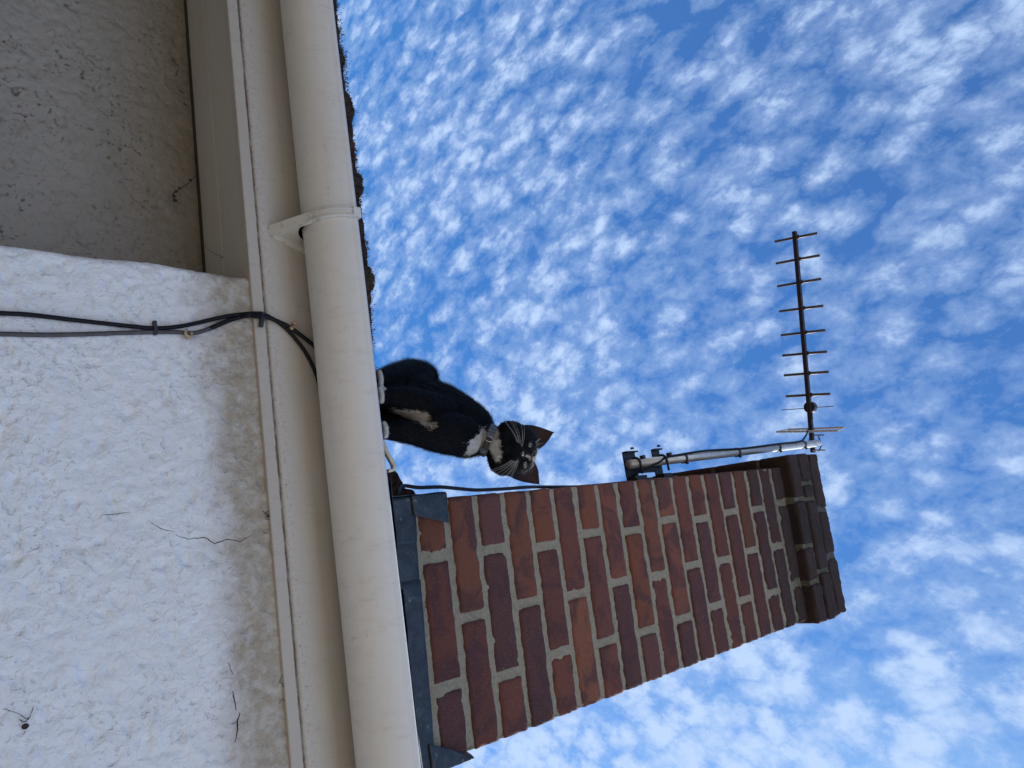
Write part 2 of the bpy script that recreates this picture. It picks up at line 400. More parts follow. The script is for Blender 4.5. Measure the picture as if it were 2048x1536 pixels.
# ------------------------------------------------------------------ chimney
T = R(1.9)
CF = Matrix.Translation((-.10, 1.19, 0)) @ Matrix.Rotation(T, 4, 'Z')      # chimney frame: u along the front, n into the house
CW, CD = .469, .47
CZ0 = .945; CH = .0755
chim = empty('chimney', (-.1, 1.19, .75), None, None); chim.parent = house; chim.matrix_parent_inverse = Matrix.Translation(-house.location)
for k in ('label', 'category'):
    if k in chim: del chim[k]
bv, bf, bc = [], [], []
bcols = [(.225, .082, .060), (.200, .074, .058), (.145, .066, .062), (.245, .095, .060), (.180, .070, .058), (.215, .080, .062), (.130, .062, .062), (.240, .086, .055)]
brr = random.Random(21)
def brick(a, b, seg=.009, soot=0., chip=0.):
    """rounded, uneven brick between local corners a and b"""
    a = Vector(a); b = Vector(b); d = b-a
    ns = [max(3, int(round(d[i]/seg))) if i != 1 or d[1] < .12 else max(3, int(round(d[i]/.02))) for i in range(3)]
    r = .0035; base = brr.choice(bcols); k = brr.uniform(.78, 1.0)*(1-soot)
    base = [c*k+soot*.012 for c in base]
    off = Vector((brr.uniform(0, 50), brr.uniform(0, 50), brr.uniform(0, 50)))
    idx = {}
    def vid(i, j, l):
        key = (i, j, l)
        if key in idx: return idx[key]
        p = Vector([a[q]+d[q]*t/ns[q] for q, t in ((0, i), (1, j), (2, l))])
        inner = Vector([min(max(p[q], a[q]+r), b[q]-r) for q in range(3)])
        dv = p-inner; outward = dv.normalized() if dv.length > 1e-9 else Vector()
        p = inner+outward*r if dv.length > r else p
        ctr = (a+b)/2; nrm = Vector([(-1 if t == 0 else 1 if t == ns[q] else 0) for q, t in ((0, i), (1, j), (2, l))]).normalized()
        w = .0010*noise.noise(p*45+off)+.0007*noise.noise(p*130+off)+(.0008*noise.noise(p*16+off))
        edge = sum(1 for q, t in ((0, i), (1, j), (2, l)) if t in (0, ns[q]))
        if edge >= 2: w -= abs(.0028*noise.noise(p*60+off*2))+chip*max(0, noise.noise(p*38+off*3))*.02
        p = p+nrm*w
        idx[key] = len(bv); bv.append(CF @ p); bc.append((*base, 1)); return idx[key]
    for ax in range(3):
        u, v = [q for q in range(3) if q != ax]
        for side in (0, ns[ax]):
            for i in range(ns[u]):
                for j in range(ns[v]):
                    def K(du, dv):
                        t = [0, 0, 0]; t[ax] = side; t[u] = i+du; t[v] = j+dv; return vid(*t)
                    q = [K(0, 0), K(1, 0), K(1, 1), K(0, 1)]
                    if (side == 0) != (ax == 1): q.reverse()
                    bf.append(q)
MJ = .0135
PJ = .0170
nC = 19
for c in range(-2, nC-1):        # 19 plain courses; -2 is buried behind the lead
    z0 = CZ0+c*CH+.0055; z1 = z0+CH-MJ
    soot = max(0, min(.62, (c-9)*.07))
    j = lambda s=.0022: brr.uniform(-s, s)
    zz0 = z0+j(.0012); zz1 = z1+j(.0012)
    if c % 2 == 0:
        m_ = .2345+j(.010); split = [(0, m_-PJ*.5), (m_+PJ*.5, CW)]
    else:
        q1 = .116+j(.008); q2 = .352+j(.008); split = [(0, q1-PJ*.5), (q1+PJ*.5, q2-PJ*.5), (q2+PJ*.5, CW)]
    for u0, u1 in split: brick((u0, j(.0015), zz0), (u1, .1025, zz1), soot=soot, chip=.5 if c > 14 else .12)
    n0_, n1_ = .1025+MJ, CD-.1025-MJ
    mid = (n0_+n1_)/2
    for s0, s1 in ((0, .1025), (CW-.1025, CW)):
        for a_, b_ in (((n0_, mid-MJ/2), (mid+MJ/2, n1_)) if c % 2 else ((n0_, n1_),)): brick((s0, a_, zz0), (s1, b_, zz1), .02, soot)
    for u0, u1 in split: brick((u0, CD-.1025, zz0), (u1, CD, zz1), .02, soot)
# corbelled head
zc0 = CZ0+18*CH-.012          # 2.292
OU0, OU1, ON0, ON1 = -.034, .481, -.031, CD+.03
chs = [(zc0, zc0+.061, 0, [.105, .25, .36]), (zc0+.070, zc0+.133, -.001, [.060, .11, .335]), (zc0+.142, zc0+.208, .003, [.15, .30])]
for k, (z0, z1, setb, js) in enumerate(chs):
    us = [OU0+setb]+js+[OU1-setb*.6]
    for i in range(len(us)-1):
        a_ = us[i]+(MJ/2 if i else 0); b_ = us[i+1]-(MJ/2 if i < len(us)-2 else 0)
        brick((a_, ON0+setb+brr.uniform(-.0015, .0015), z0), (b_, ON0+.1025+setb, z1), .008, soot=.78, chip=1.0 if k == 2 else .45)
    for s0, s1 in ((OU0+setb, OU0+.1025), (OU1-.1025, OU1-setb)):
        brick((s0, ON0+.113, z0), (s1, .24, z1), .015, soot=.6, chip=.3); brick((s0, .251, z0), (s1, ON1-setb, z1), .015, soot=.6, chip=.3)
    brick((OU0+.113, ON1-.1025, z0), (OU1-.113, ON1-setb, z1), .02, soot=.6)
bo = obj('brickwork', bv, bf, mt_brick, chim, True, cols=bc)
# mortar core with its own uneven face
mv, mf = [], []
zb, zt_ = .77, zc0+.004
def mgrid(x0, x1, f, step, zb, zt):
    n0 = len(mv); xs = np.linspace(x0, x1, max(2, int((x1-x0)/step))); zs = np.linspace(zb, zt, int((zt-zb)/step))
    for z in zs:
        for x in xs: mv.append(CF @ Vector(f(x, z)))
    nx = len(xs)
    for j in range(len(zs)-1):
        for i in range(nx-1): a = n0+j*nx+i; mf.append([a, a+1, a+nx+1, a+nx])
def mj(x, z, s):
    p = Vector((x*1., s, z)); return .0040+.0024*noise.noise(p*55)+.0014*noise.noise(p*150)+.001*noise.noise(p*14)
mgrid(.003, CW-.003, lambda x, z: (x, mj(x, z, 1), z), .0036, zb, zt_)
mgrid(.003, CD-.003, lambda x, z: (.0035+mj(x, z, 2)*.7, x, z), .008, zb, zt_)
mgrid(.003, CD-.003, lambda x, z: (CW-.0035-mj(x, z, 3)*.7, x, z), .008, zb, zt_)
mgrid(.003, CW-.003, lambda x, z: (x, CD-.004, z), .05, zb, zt_)
z1c = zc0+.211
mgrid(OU0+.006, OU1-.006, lambda x, z: (x, ON0+.0050+mj(x, z, 5), z), .004, zc0+.003, z1c-.004)
mgrid(ON0+.006, ON1-.006, lambda x, z: (OU0+.004+mj(x, z, 6), x, z), .008, zc0+.003, z1c-.004)
mgrid(ON0+.006, ON1-.006, lambda x, z: (OU1-.005-mj(x, z, 7), x, z), .008, zc0+.003, z1c-.004)
n0 = len(mv)   # underside of the oversailing courses and cement capping
for p in ((OU0+.008, ON0+.008, zc0+.0035), (OU1-.008, ON0+.008, zc0+.0035), (OU1-.008, ON1-.008, zc0+.0035), (OU0+.008, ON1-.008, zc0+.0035)): mv.append(CF @ Vector(p))
mf.append([n0+3, n0+2, n0+1, n0])
n0 = len(mv); nn = 40
ring = []
for i in range(nn):
    for side in range(4): pass
def cap_ring(inset, zf):
    out = []
    c = [(OU0+inset, ON0+inset), (OU1-inset, ON0+inset), (OU1-inset, ON1-inset), (OU0+inset, ON1-inset)]
    for s_ in range(4):
        a, b = c[s_], c[(s_+1) % 4]
        for k in range(nn):
            t = k/nn; x = a[0]+(b[0]-a[0])*t; y = a[1]+(b[1]-a[1])*t
            out.append(CF @ Vector((x+.004*noise.noise(Vector((x*40, y*40, inset))), y+.004*noise.noise(Vector((x*40, y*40, 9))), zf+.006*noise.noise(Vector((x*30, y*30, 4))))))
    return out
r1, r2, r3 = cap_ring(.030, z1c-.012), cap_ring(.040, z1c+.003), cap_ring(.15, z1c+.035)
mv += r1+r2+r3; k4 = nn*4
for lv in range(2):
    for i in range(k4): j = (i+1) % k4; mf.append([n0+lv*k4+i, n0+lv*k4+j, n0+(lv+1)*k4+j, n0+(lv+1)*k4+i])
mf.append([n0+2*k4+i for i in range(k4)])
obj('mortar', mv, mf, mt_mortar, chim, True)
# loose slivers of render on the arris, right side of the stack
# lead flashing: upstand pieces, corner wraps and apron on the tiles
def sheet(name, P, th=.002, wr=.0016, nu=14, nv=10, mat=None, parent=None):
    """thick quad patch with crumple; P = 4 local corners (u,n,z)"""
    P = [Vector(p) for p in P]; V = []; Fc = []
    nrm = (P[1]-P[0]).cross(P[3]-P[0]).normalized()
    for lay in (0, 1):
        for j in range(nv+1):
            for i in range(nu+1):
                s, t = i/nu, j/nv
                p = (P[0]*(1-s)+P[1]*s)*(1-t)+(P[3]*(1-s)+P[2]*s)*t
                w = wr*noise.noise(p*28)+wr*.5*noise.noise(p*80)
                V.append(CF @ (p+nrm*(w+(th if lay else 0))))
    n = (nu+1)*(nv+1)
    for j in range(nv):
        for i in range(nu):
            a = j*(nu+1)+i; Fc.append([a, a+1, a+nu+2, a+nu+1][::-1]); Fc.append([n+a, n+a+1, n+a+nu+2, n+a+nu+1])
    bd = [i for i in range(nu+1)]+[j*(nu+1)+nu for j in range(1, nv+1)]+[nv*(nu+1)+i for i in range(nu-1, -1, -1)]+[j*(nu+1) for j in range(nv-1, 0, -1)]
    for q in range(len(bd)): a, b = bd[q], bd[(q+1) % len(bd)]; Fc.append([a, b, n+b, n+a])
    return obj(name, V, Fc, mat or mt_lead, parent, True)
fl = empty('flashing', (-.1, 1.18, .8), None, None)
for k in ('label', 'category'):
    if k in fl: del fl[k]
fl.parent = chim; fl.matrix_parent_inverse = Matrix.Translation(-house.location).inverted() @ Matrix.Translation(-house.location)
# simple: flashing sheets hang directly under the chimney
bpy.data.objects.remove(fl)
zf = .868
sheet('flashing', [(-.006, -.0075, .79), (.078, -.0075, .785), (.080, -.0065, .8600), (-.006, -.0065, .866)], parent=chim)
sheet('flashing', [(.070, -.0045, .785), (.150, -.0045, .782), (.151, -.0040, .8590), (.069, -.0040, .861)], parent=chim)
sheet('flashing', [(.145, -.0080, .78), (.474, -.0085, .765), (.474, -.0070, .852), (.146, -.0070, .8590)], nu=24, parent=chim)
sheet('flashing', [(-.008, -.0100, .855), (.028, -.0100, .857), (.050, -.0060, .940), (-.008, -.0060, .942)], parent=chim)
sheet('flashing', [(.425, -.0100, .840), (.477, -.0110, .84), (.477, -.0070, .940), (.446, -.0060, .885)], parent=chim)
sheet('flashing', [(-.0085, -.009, .78), (-.0085, -.006, .942), (-.0075, .28, 1.05), (-.0075, .28, .90)], parent=chim, nu=8, nv=20)
sheet('flashing', [(.4755, -.009, .78), (.4755, .28, .92), (.4755, .28, 1.06), (.4755, -.006, .94)], parent=chim, nu=20, nv=8)
def rz(n): return roofz(1.19+n)
sheet('flashing', [(-.03, -.135, rz(-.135)+.004), (.15, -.135, rz(-.135)+.004), (.15, -.006, .80), (-.03, -.006, .80)], parent=chim)
sheet('flashing', [(.147, -.140, rz(-.14)+.008), (.50, -.140, rz(-.14)+.008), (.50, -.006, .80), (.147, -.006, .80)], nu=24, parent=chim)
# cement fillet at the chimney's corner on the roof
fv = MB_()
prf = [(788, 940), (800, 957), (812, 975), (838, 990), (850, 1000), (800, 1000), (770, 985), (768, 950)]
P = [at(x, y, 1.205) for x, y in prf]
fm = []
bmf = bmesh.new()
vs = [bmf.verts.new(p) for p in P]; vs2 = [bmf.verts.new(p+Vector((.0, .07, .030))) for p in P]
bmf.faces.new(vs); bmf.faces.new(vs2[::-1])
for i in range(len(P)): j = (i+1) % len(P); bmf.faces.new([vs[i], vs2[i], vs2[j], vs[j]])
bmesh.ops.triangulate(bmf, faces=bmf.faces[:])
for _ in range(3): bmesh.ops.subdivide_edges(bmf, edges=[e for e in bmf.edges if e.calc_length() > .006], cuts=1)
bmesh.ops.triangulate(bmf, faces=bmf.faces[:])
for v in bmf.verts: v.co += Vector((noise.noise(v.co*60), noise.noise(v.co*60+Vector((5, 0, 0))), noise.noise(v.co*60+Vector((0, 9, 0)))))*.005
bmesh.ops.recalc_face_normals(bmf, faces=bmf.faces[:])
me = bpy.data.meshes.new('cement_fillet'); bmf.to_mesh(me); me.materials.append(mt_tile)
o = bpy.data.objects.new('cement_fillet', me); C.objects.link(o); o.parent = chim; o.matrix_parent_inverse = Matrix.Translation(-chim.location)

# ------------------------------------------------------------------ gutter
GR, GY, GZZ = .056, 1.0275, .661
gut = empty('gutter', (0, F, GZZ), 'long cream plastic half-round gutter fixed along the fascia', 'gutter')
prof = []
for a in np.linspace(math.pi, 2*math.pi, 40): prof.append((GY+GR*math.cos(a), GZZ+GR*math.sin(a)))
prof = [(GY-GR+.0035, GZZ+.001), (GY-GR+.0035, GZZ+.004), (GY-GR-.0012, GZZ+.004), (GY-GR-.0012, GZZ-.002)]+prof[1:]+[(GY+GR, GZZ+.012), (GY+GR-.003, GZZ+.012)]
ri = GR-.0025
for a in np.linspace(2*math.pi, math.pi, 30): prof.append((GY+ri*math.cos(a), GZZ+ri*math.sin(a)))
V = []; Fc = []
k = len(prof); xs = list(np.arange(HL-.05, HR+.06, .05))
for x in xs:
    dz = .0006*noise.noise(Vector((x*3, 0, 0)))
    V += [Vector((x, p[0], p[1]+dz)) for p in prof]
for i in range(len(xs)-1):
    for j in range(k): a = i*k+j; b = i*k+(j+1) % k; Fc.append([a, b, b+k, a+k])
obj('trough', V, Fc, mt_gutter, gut, True)
def gutter_bracket(bx):
    """half-round support band, thin ribs, triangular web and back plate"""
    m_ = MB_()
    def arc(r0, r1, x0, x1, a0=math.pi-.06, a1=2*math.pi-.1):
        aa = np.linspace(a0, a1, 40); pts = [Vector((x0, GY+r1*math.cos(a), GZZ+r1*math.sin(a))) for a in aa]+[Vector((x0, GY+r0*math.cos(a), GZZ+r0*math.sin(a))) for a in aa[::-1]]
        n = len(m_.v); K = len(pts); d = Vector((x1-x0, 0, 0)); m_.v += pts+[p+d for p in pts]; h = K//2
        for i in range(h-1):
            m_.f.append([n+i, n+i+1, n+K-2-i, n+K-1-i]); m_.f.append([n+K+i+1, n+K+i, n+2*K-1-i, n+2*K-2-i])
        for i in range(K): j = (i+1) % K; m_.f.append([n+i, n+K+i, n+K+j, n+j])
    arc(GR+.0008, GR+.0036, bx-.0085, bx+.0085)
    arc(GR+.0036, GR+.0070, bx+.0062, bx+.0085); arc(GR+.0036, GR+.0062, bx-.0045, bx-.0022)
    # lip clip
    m_.box((bx-.0085, GY-GR-.0065, GZZ-.006), (bx+.0085, GY-GR+.006, GZZ+.0078))
    # web from the trough down to the fascia
    aa = [R(238), R(252), R(270), R(290), R(312), R(335), R(350)]
    poly = [Vector((0, GY+(GR+.002)*math.cos(a), GZZ+(GR+.002)*math.sin(a))) for a in aa]+[Vector((0, F-.0022, GZZ-.01)), Vector((0, F-.0022, GZZ-.090))]
    for x0, x1 in ((bx+.0062, bx+.0085),): m_.prism([p+Vector((x0, 0, 0)) for p in poly], Vector((x1-x0, 0, 0)))
    # edge flange of the web
    a = R(238); p0 = Vector((bx-.0085, GY+(GR+.0036)*math.cos(a), GZZ+(GR+.0036)*math.sin(a))); p1 = Vector((bx-.0085, F-.003, GZZ-.093))
    dn = Vector((0, .0018, .0022))
    m_.prism([p0, p1, p1+dn, p0+dn], Vector((.0195, 0, 0)))
    # back plate, tapering
    m_.prism([Vector((bx-.004, F-.0022, GZZ-.094)), Vector((bx+.008, F-.0022, GZZ-.094)), Vector((bx+.034, F-.0022, GZZ-.02)), Vector((bx-.010, F-.0022, GZZ-.02))], Vector((0, .0018, 0)))
    return m_.build('gutter_bracket', mt_clip, gut)
bx0 = at(712, 427, GY-GR).x
gutter_bracket(bx0); 
for dx in (-1.0, 1.0, 2.0, -2.0): gutter_bracket(bx0+dx)

# ------------------------------------------------------------------ cables on the wall
def wp(x, y, Y, off=.004): return at(x, y, Y-off)
def cable(name, pts, r, mat, label, grp=None):
    o = MB_().tube(spline(pts, 8), r, 10).build(name, mat, None, True); return tag(o, label, 'cable', grp)
z2 = lambda a, b: (a/2.695, 450+b/2.695)
ca = [(0, 475), (150, 483), (400, 512), (700, 545), (850, 556), (1000, 541), (1200, 496), (1290, 482)]
cf_ = [(1375, 476), (1430, 484), (1540, 556), (1640, 676), (1700, 795), (1730, 900)]
cable('coaxial_cable', [at(-120, 618, WY-.004)]+[wp(*z2(*p), WY) for p in ca]+[wp(*z2(1340, 477), WY-.012, .006)]+[wp(*z2(*p), F, .005) for p in cf_], .0031, mt_cable,
      'thin black cable across the white wall, the one that stays black along its whole length')
cb_ = [(0, 588), (200, 592), (400, 590), (650, 582), (850, 577), (960, 578), (1050, 582), (1130, 558), (1220, 520), (1290, 498)]
cg = [(1375, 492), (1430, 494), (1500, 520), (1570, 556), (1685, 645), (1760, 720)]
bpts = [at(-120, 672, WY-.004)]+[wp(*z2(*p), WY) for p in cb_]+[wp(*z2(1340, 488), WY-.012, .006)]+[wp(*z2(*p), F, .007) for p in cg]
sp_ = spline(bpts, 8); cut = 8*8
root = MB_().tube(sp_[:cut+1], .0032, 10).build('coaxial_cable', mt_cable2, None, True); tag(root, 'faded grey cable running below the black one, darker where it curls up onto the fascia', 'cable')
MB_().tube(sp_[cut:], .0034, 10).build('cable_sleeve', mt_cable, root, True)
# clips
def clip_tie(x, y, Y, label):
    p = at(x, y, Y-.004); mm_ = MB_(); mm_.box((p.x-.0022, p.y-.006, p.z-.012), (p.x+.0022, p.y-.003, p.z+.004)).box((p.x-.003, p.y-.0075, p.z-.004), (p.x+.0035, p.y-.002, p.z+.002))
    return tag(mm_.build('cable_tie', mt_black, None), label, 'cable tie')
def pix_clip(pts, Y, th, mat, name, label, cat):
    a = at(*pts[0], Y-.009); b = at(*pts[1], Y-.009); d = (b-a); n = d.cross(Vector((0, 1, 0))).normalized()*th
    return tag(MB_().prism([a+n, b+n, b-n, a-n], Vector((0, .006, 0))).build(name, mat, None), label, cat)
pix_clip([z2(836, 515), z2(842, 588)], WY, .0024, mt_black, 'cable_tie', 'black cable tie binding the black and grey cables on the white wall', 'cable tie')
pix_clip([z2(1422, 470), z2(1411, 545)], F, .0028, mt_black, 'cable_tie', 'black cable tie with a hanging tail on the cream fascia board', 'cable tie')
hk = MB_(); p = at(*z2(1010, 588), WY-.006)
hk.tube([p+Vector((math.cos(a)*.005, -.004+.003*math.sin(a), math.sin(a)*.0055)) for a in np.linspace(-2.6, 2.2, 12)], .0022, 8).ball(at(*z2(1012, 606), WY-.009), .0036, 8)
tag(hk.build('cable_hook', mt_nail, None, True), 'cream and rust hook nailed over the grey cable on the white wall', 'hook')
for (a, b), lb in (((1588, 528), 'round nail head against the upper cable edge, the one further from the black cable'), ((1572, 556), 'round pale nail head between the two cables on the fascia')):
    p = at(*z2(a, b), F-.010); tag(MB_().ball(p, .0034, 10, (1, .7, 1)).ball(p+Vector((0, .006, 0)), .0022, 8, (1, 2, 1)).build('cable_nail', mt_nail, None, True), lb, 'nail')

# cracks in the render (recesses filled with dark grit)
def crack(pts, Y, w, name='crack', k=1):
    P = [at(*p, Y) for p in pts]; out = []
    for i in range(len(P)-1):
        for t in np.linspace(0, 1, 6, endpoint=False): 
            q = P[i].lerp(P[i+1], t); q += Vector((noise.noise(q*300), 0, noise.noise(q*300+Vector((4, 4, 4)))))*.0012; q.y = Y-lump(q.x, q.z, k)-.0001; out.append(q)
    out.append(P[-1]); n = len(out)
    return MB_().tube(out, [w*(.35+.65*math.sin(math.pi*min(1, (i+.6)/n)))*(.7+.5*abs(noise.noise(out[i]*500))) for i in range(n)], 5).build(name, mt_crack, house)
z3 = lambda a, b: (a/2.695, 966+b/2.695)
crack([z3(*p) for p in ((810, 212), (865, 247), (945, 266))], WY, .00055)
crack([z3(*p) for p in ((948, 282), (1020, 302), (1105, 294), (1155, 328), (1230, 303), (1300, 316), (1365, 275))], WY, .0008)
crack([z3(*p) for p in ((550, 172), (620, 168), (700, 160))], WY, .0005)
crack([z3(*p) for p in ((1255, 1122), (1262, 1160), (1275, 1225))], WY, .0010)
crack([z3(*p) for p in ((1296, 1240), (1278, 1290), (1280, 1330), (1266, 1400))], WY, .0012)
crack([z3(*p) for p in ((1232, 1300), (1270, 1292), (1285, 1275))], WY, .0006)
crack([z3(*p) for p in ((1232, 965), (1240, 1000), (1262, 1035))], WY, .0005)
# cobwebs
def web(lines, Y, label, w=.0005, fluff=()):
    mm_ = MB_()
    for ln in lines:
        P = [at(x, y, Y) for x, y in ln]; s_ = spline(P, 6)
        s_ = [q+Vector((noise.noise(q*400), noise.noise(q*400+Vector((1, 7, 3))), noise.noise(q*350)))*.0018 for q in s_]
        mm_.tube(s_, [w*(.5+1.1*abs(noise.noise(q*420))) for q in s_], 5)
    for x, y, r in fluff: mm_.ball(at(x, y, Y), r, 8, (1, .7, 1.2), .8)
    return tag(mm_.build('cobweb', mt_web, None), label, 'cobweb')
web([[(392, 352), (378, 366), (362, 376), (352, 382)], [(358, 378), (350, 384), (348, 394), (350, 402)], [(352, 381), (346, 390), (348, 404)]], RY-.02, 'dusty dark cobweb hooked down from the soffit in a curl on the grey wall', .0011,
    [(352, 383, .003), (348, 392, .0025), (350, 401, .003), (360, 376, .0018), (380, 360, .0022)])
web([[(378, 212), (366, 207)], [(370, 188), (358, 180)]], RY-.012, 'two short dark web tufts beside the dark soffit gap', .0011)
web([[(342, 115), (350, 124), (356, 132)], [(356, 138), (352, 152)]], RY-.008, 'thin squiggly web strand on the grey wall nearest the top edge of the photo', .0010)
web([[(408, 492), (425, 505), (445, 514), (480, 522), (498, 526)], [(430, 508), (455, 516), (498, 512)], [(440, 514), (470, 520), (496, 530)]], 1.19, 'wispy web strung over the soffit by the white wall corner', .00045)
web([[(8, 1417), (40, 1428), (56, 1440), (62, 1425), (68, 1412)], [(36, 1440), (50, 1444), (58, 1436)]], WY-.003, 'tangled spider thread with a black speck on the lower white wall', .0005, [(51, 1453, .0026)])
web([[(566, 1350), (560, 1362), (568, 1375), (574, 1395)], [(560, 1408), (564, 1400), (574, 1402)]], WY-.003, 'small looped web against the fascia low on the white wall', .0005)
web([[(543, 1018), (530, 1028), (534, 1040), (545, 1034)], [(526, 1022), (538, 1030)]], WY-.003, 'round smudge of web against the fascia above the wall crack', .0006, [(536, 1033, .003)])

# ------------------------------------------------------------------ moss on the tile edge
def moss(x, y0, y1, h, label, seed):
    a = at(x, y0, 1.038); b = at(x, y1, 1.038); c = (a+b)/2; hw = abs(b.x-a.x)/2; r_ = random.Random(seed)
    root = empty('moss_clump', (c.x, 1.05, .702), label, 'moss', 'moss clumps along the tile edge')
    mm_ = MB_(); base = Vector((c.x, 1.048, .700))
    mm_.ball(base, 1., 24, (hw, .026, h), 0)
    for i, v in enumerate(mm_.v):
        d = v-base; mm_.v[i] = base+d*(1+.22*noise.noise(v*70)+.12*noise.noise(v*200))
    mm_.build('cushion', mt_moss, root, True)
    lf = MB_()
    for _ in range(1500):
        th = r_.uniform(0, 2*math.pi); ph = r_.uniform(-.5, 1.57)
        d = Vector((math.cos(th)*math.cos(ph)*hw, math.sin(th)*math.cos(ph)*.026, math.sin(ph)*h)); p = base+d*(1+.2*noise.noise((base+d)*70))
        nn_ = Vector((d.x/hw**2, d.y/.026**2, d.z/h**2)).normalized(); t = (nn_+Vector((r_.gauss(0, .5), r_.gauss(0, .5), r_.gauss(0, .5)))).normalized()
        s_ = t.orthogonal().normalized()*.0006; n = len(lf.v); lf.v += [p-s_, p+s_, p+t*r_.uniform(.0018, .0045)]; lf.f.append([n, n+1, n+2])
    tag(lf.build('leaflets', mt_moss, root), kind='stuff')
    st = MB_()
    for _ in range(14):
        p = base+Vector((r_.uniform(-1.1, 1.2)*hw, r_.uniform(-.015, .01), h*.5)); q = p+Vector((r_.uniform(-.006, .006), r_.uniform(-.006, .004), r_.uniform(.010, .024)))
        st.tube([p, p.lerp(q, .6)+Vector((r_.uniform(-.001, .001), 0, 0)), q], .00016, 4); st.ball(q, .0007, 6, (1, 1, 1.9))
    tag(st.build('spore_stalks', mt_stalk, root), kind='stuff')
moss(686, 96, 143, .022, 'low moss clump on the tile edge, the one nearest the top of the photo', 1)
moss(690, 178, 250, .030, 'long dark moss clump second from the top of the photo', 2)
moss(712, 341, 392, .032, 'round moss clump right beside the white gutter bracket', 3)
moss(735, 524, 588, .030, 'domed green moss clump closest to the cat', 4)
moss(664, -12, 40, .014, 'flat moss patch cut off by the top of the photo', 5)
fr_ = random.Random(12); lf = MB_()
for _ in range(6500):      # thin crust of moss and grit along the front of the first tiles
    x = fr_.uniform(-1.12, -.30); k_ = noise.noise(Vector((x*22, 3, 3)))
    if fr_.random() > .55+.9*k_: continue
    p = Vector((x, 1.030+fr_.uniform(-.005, .012), roofz(1.03)+edge_lift(x)+fr_.uniform(-.012, .001+.004*max(0, k_))))
    t = Vector((fr_.gauss(0, .6), fr_.gauss(-.5, .5), fr_.gauss(.6, .5))).normalized(); s_ = t.orthogonal().normalized()*.0008; n = len(lf.v)
    lf.v += [p-s_, p+s_, p+t*fr_.uniform(.002, .0055)]; lf.f.append([n, n+1, n+2])
tag(lf.build('moss_fringe', mt_moss, None), 'ragged crust of moss and grit along the roof edge above the gutter', 'moss', kind='stuff')
lr = random.Random(5); lf = MB_()
for (x, y, s_) in ((706, 288, .006), (709, 296, .007), (703, 302, .005), (708, 312, .006), (711, 320, .004), (706, 325, .005)):
    c = at(x, y, 1.04); c.z = max(c.z, .708)
    t = Vector((lr.uniform(-1, 1), lr.uniform(-1, 1), lr.uniform(-.2, .9))).normalized(); u = t.orthogonal().normalized(); n = len(lf.v)
    ring = [c+(t*math.cos(a)*s_*1.2+u*math.sin(a)*s_*.7)+t.cross(u)*.002*math.cos(2*a) for a in np.linspace(0, 2*math.pi, 9)[:-1]]
    lf.prism(ring, t.cross(u)*.0006)
tag(lf.build('dead_leaf', mt_leaf, None), 'crumpled rusty brown leaf scraps caught on the tile edge', 'leaf')
# cream strip bent up behind the gutter
z1c_ = lambda a, b: (700+a/4.6545, 680+b/4.6545)
pts = [at(*z1c_(*p), 1.05) for p in ((262, 860), (292, 930), (318, 1000), (350, 1070), (378, 1120), (402, 1168), (404, 1196), (385, 1214), (350, 1218))]
sp_ = spline(pts, 6); mm_ = MB_(); n0 = 0
for q in sp_:
    pass
for i, q in enumerate(sp_):
    t = (sp_[min(i+1, len(sp_)-1)]-sp_[max(i-1, 0)]).normalized(); s_ = Vector((0, 1, 0)).cross(t).normalized()
    w = .0026; h_ = Vector((0, .004, 0)); mm_.v += [q-s_*w-h_, q+s_*w-h_, q+s_*w+h_, q-s_*w+h_]
for i in range(len(sp_)-1):
    for k in range(4): a = i*4+k; b = i*4+(k+1) % 4; mm_.f.append([a, b, b+4, a+4])
mm_.f += [[3, 2, 1, 0], [len(mm_.v)-4+k for k in range(4)]]
tag(mm_.build('bent_strip', mt_stick, None, True), 'narrow cream plastic strip bent into a hook beside the cat feet', 'strip')
for P_, lb in (([(782, 1098), (795, 1152), (797, 1152), (790, 1098)], 'short cream sliver of trim between gutter and lead near the cat end'),
               ([(822, 1362), (846, 1536), (852, 1560), (838, 1560), (832, 1500)], 'long cream sliver of trim between gutter and lead at the far chimney corner')):
    q = [at(x, y, 1.075) for x, y in P_]; tag(MB_().prism(q, Vector((0, .006, .002))).build('eaves_trim', mt_stick, None), lb, 'trim')

# ------------------------------------------------------------------ aerial
z3a = lambda a, b: (1220+a/2.954, 440+b/2.954)
PY = 1.30
pb = at(1258, 929, PY); pt = at(1637, 886, PY)
ant = empty('tv_aerial', pb, 'television aerial with ladder-like rods on a grey mast beside the chimney', 'aerial')
MB_().tube([pb, pb.lerp(pt, .5), pt], .0128, 20).build('mast', mt_pole, ant, True)
def U(y_, zc, r, rod, mmx):
    c = pb.lerp(pt, (zc-pb.z)/(pt.z-pb.z)); dirx = Vector((1, 0, 0))
    pts = [c+Vector((.03, -r, 0))]+[c+Vector((-r*math.sin(a), -r*math.cos(a), 0)) for a in np.linspace(0, math.pi, 12)]+[c+Vector((.03, r, 0))]
    mmx.tube(pts, rod, 8)
wx = CF @ Vector((0, .12, 0))
br = MB_(); ub = MB_()
zA, zB_ = pb.z+.026, pb.z+.150
ubs = []
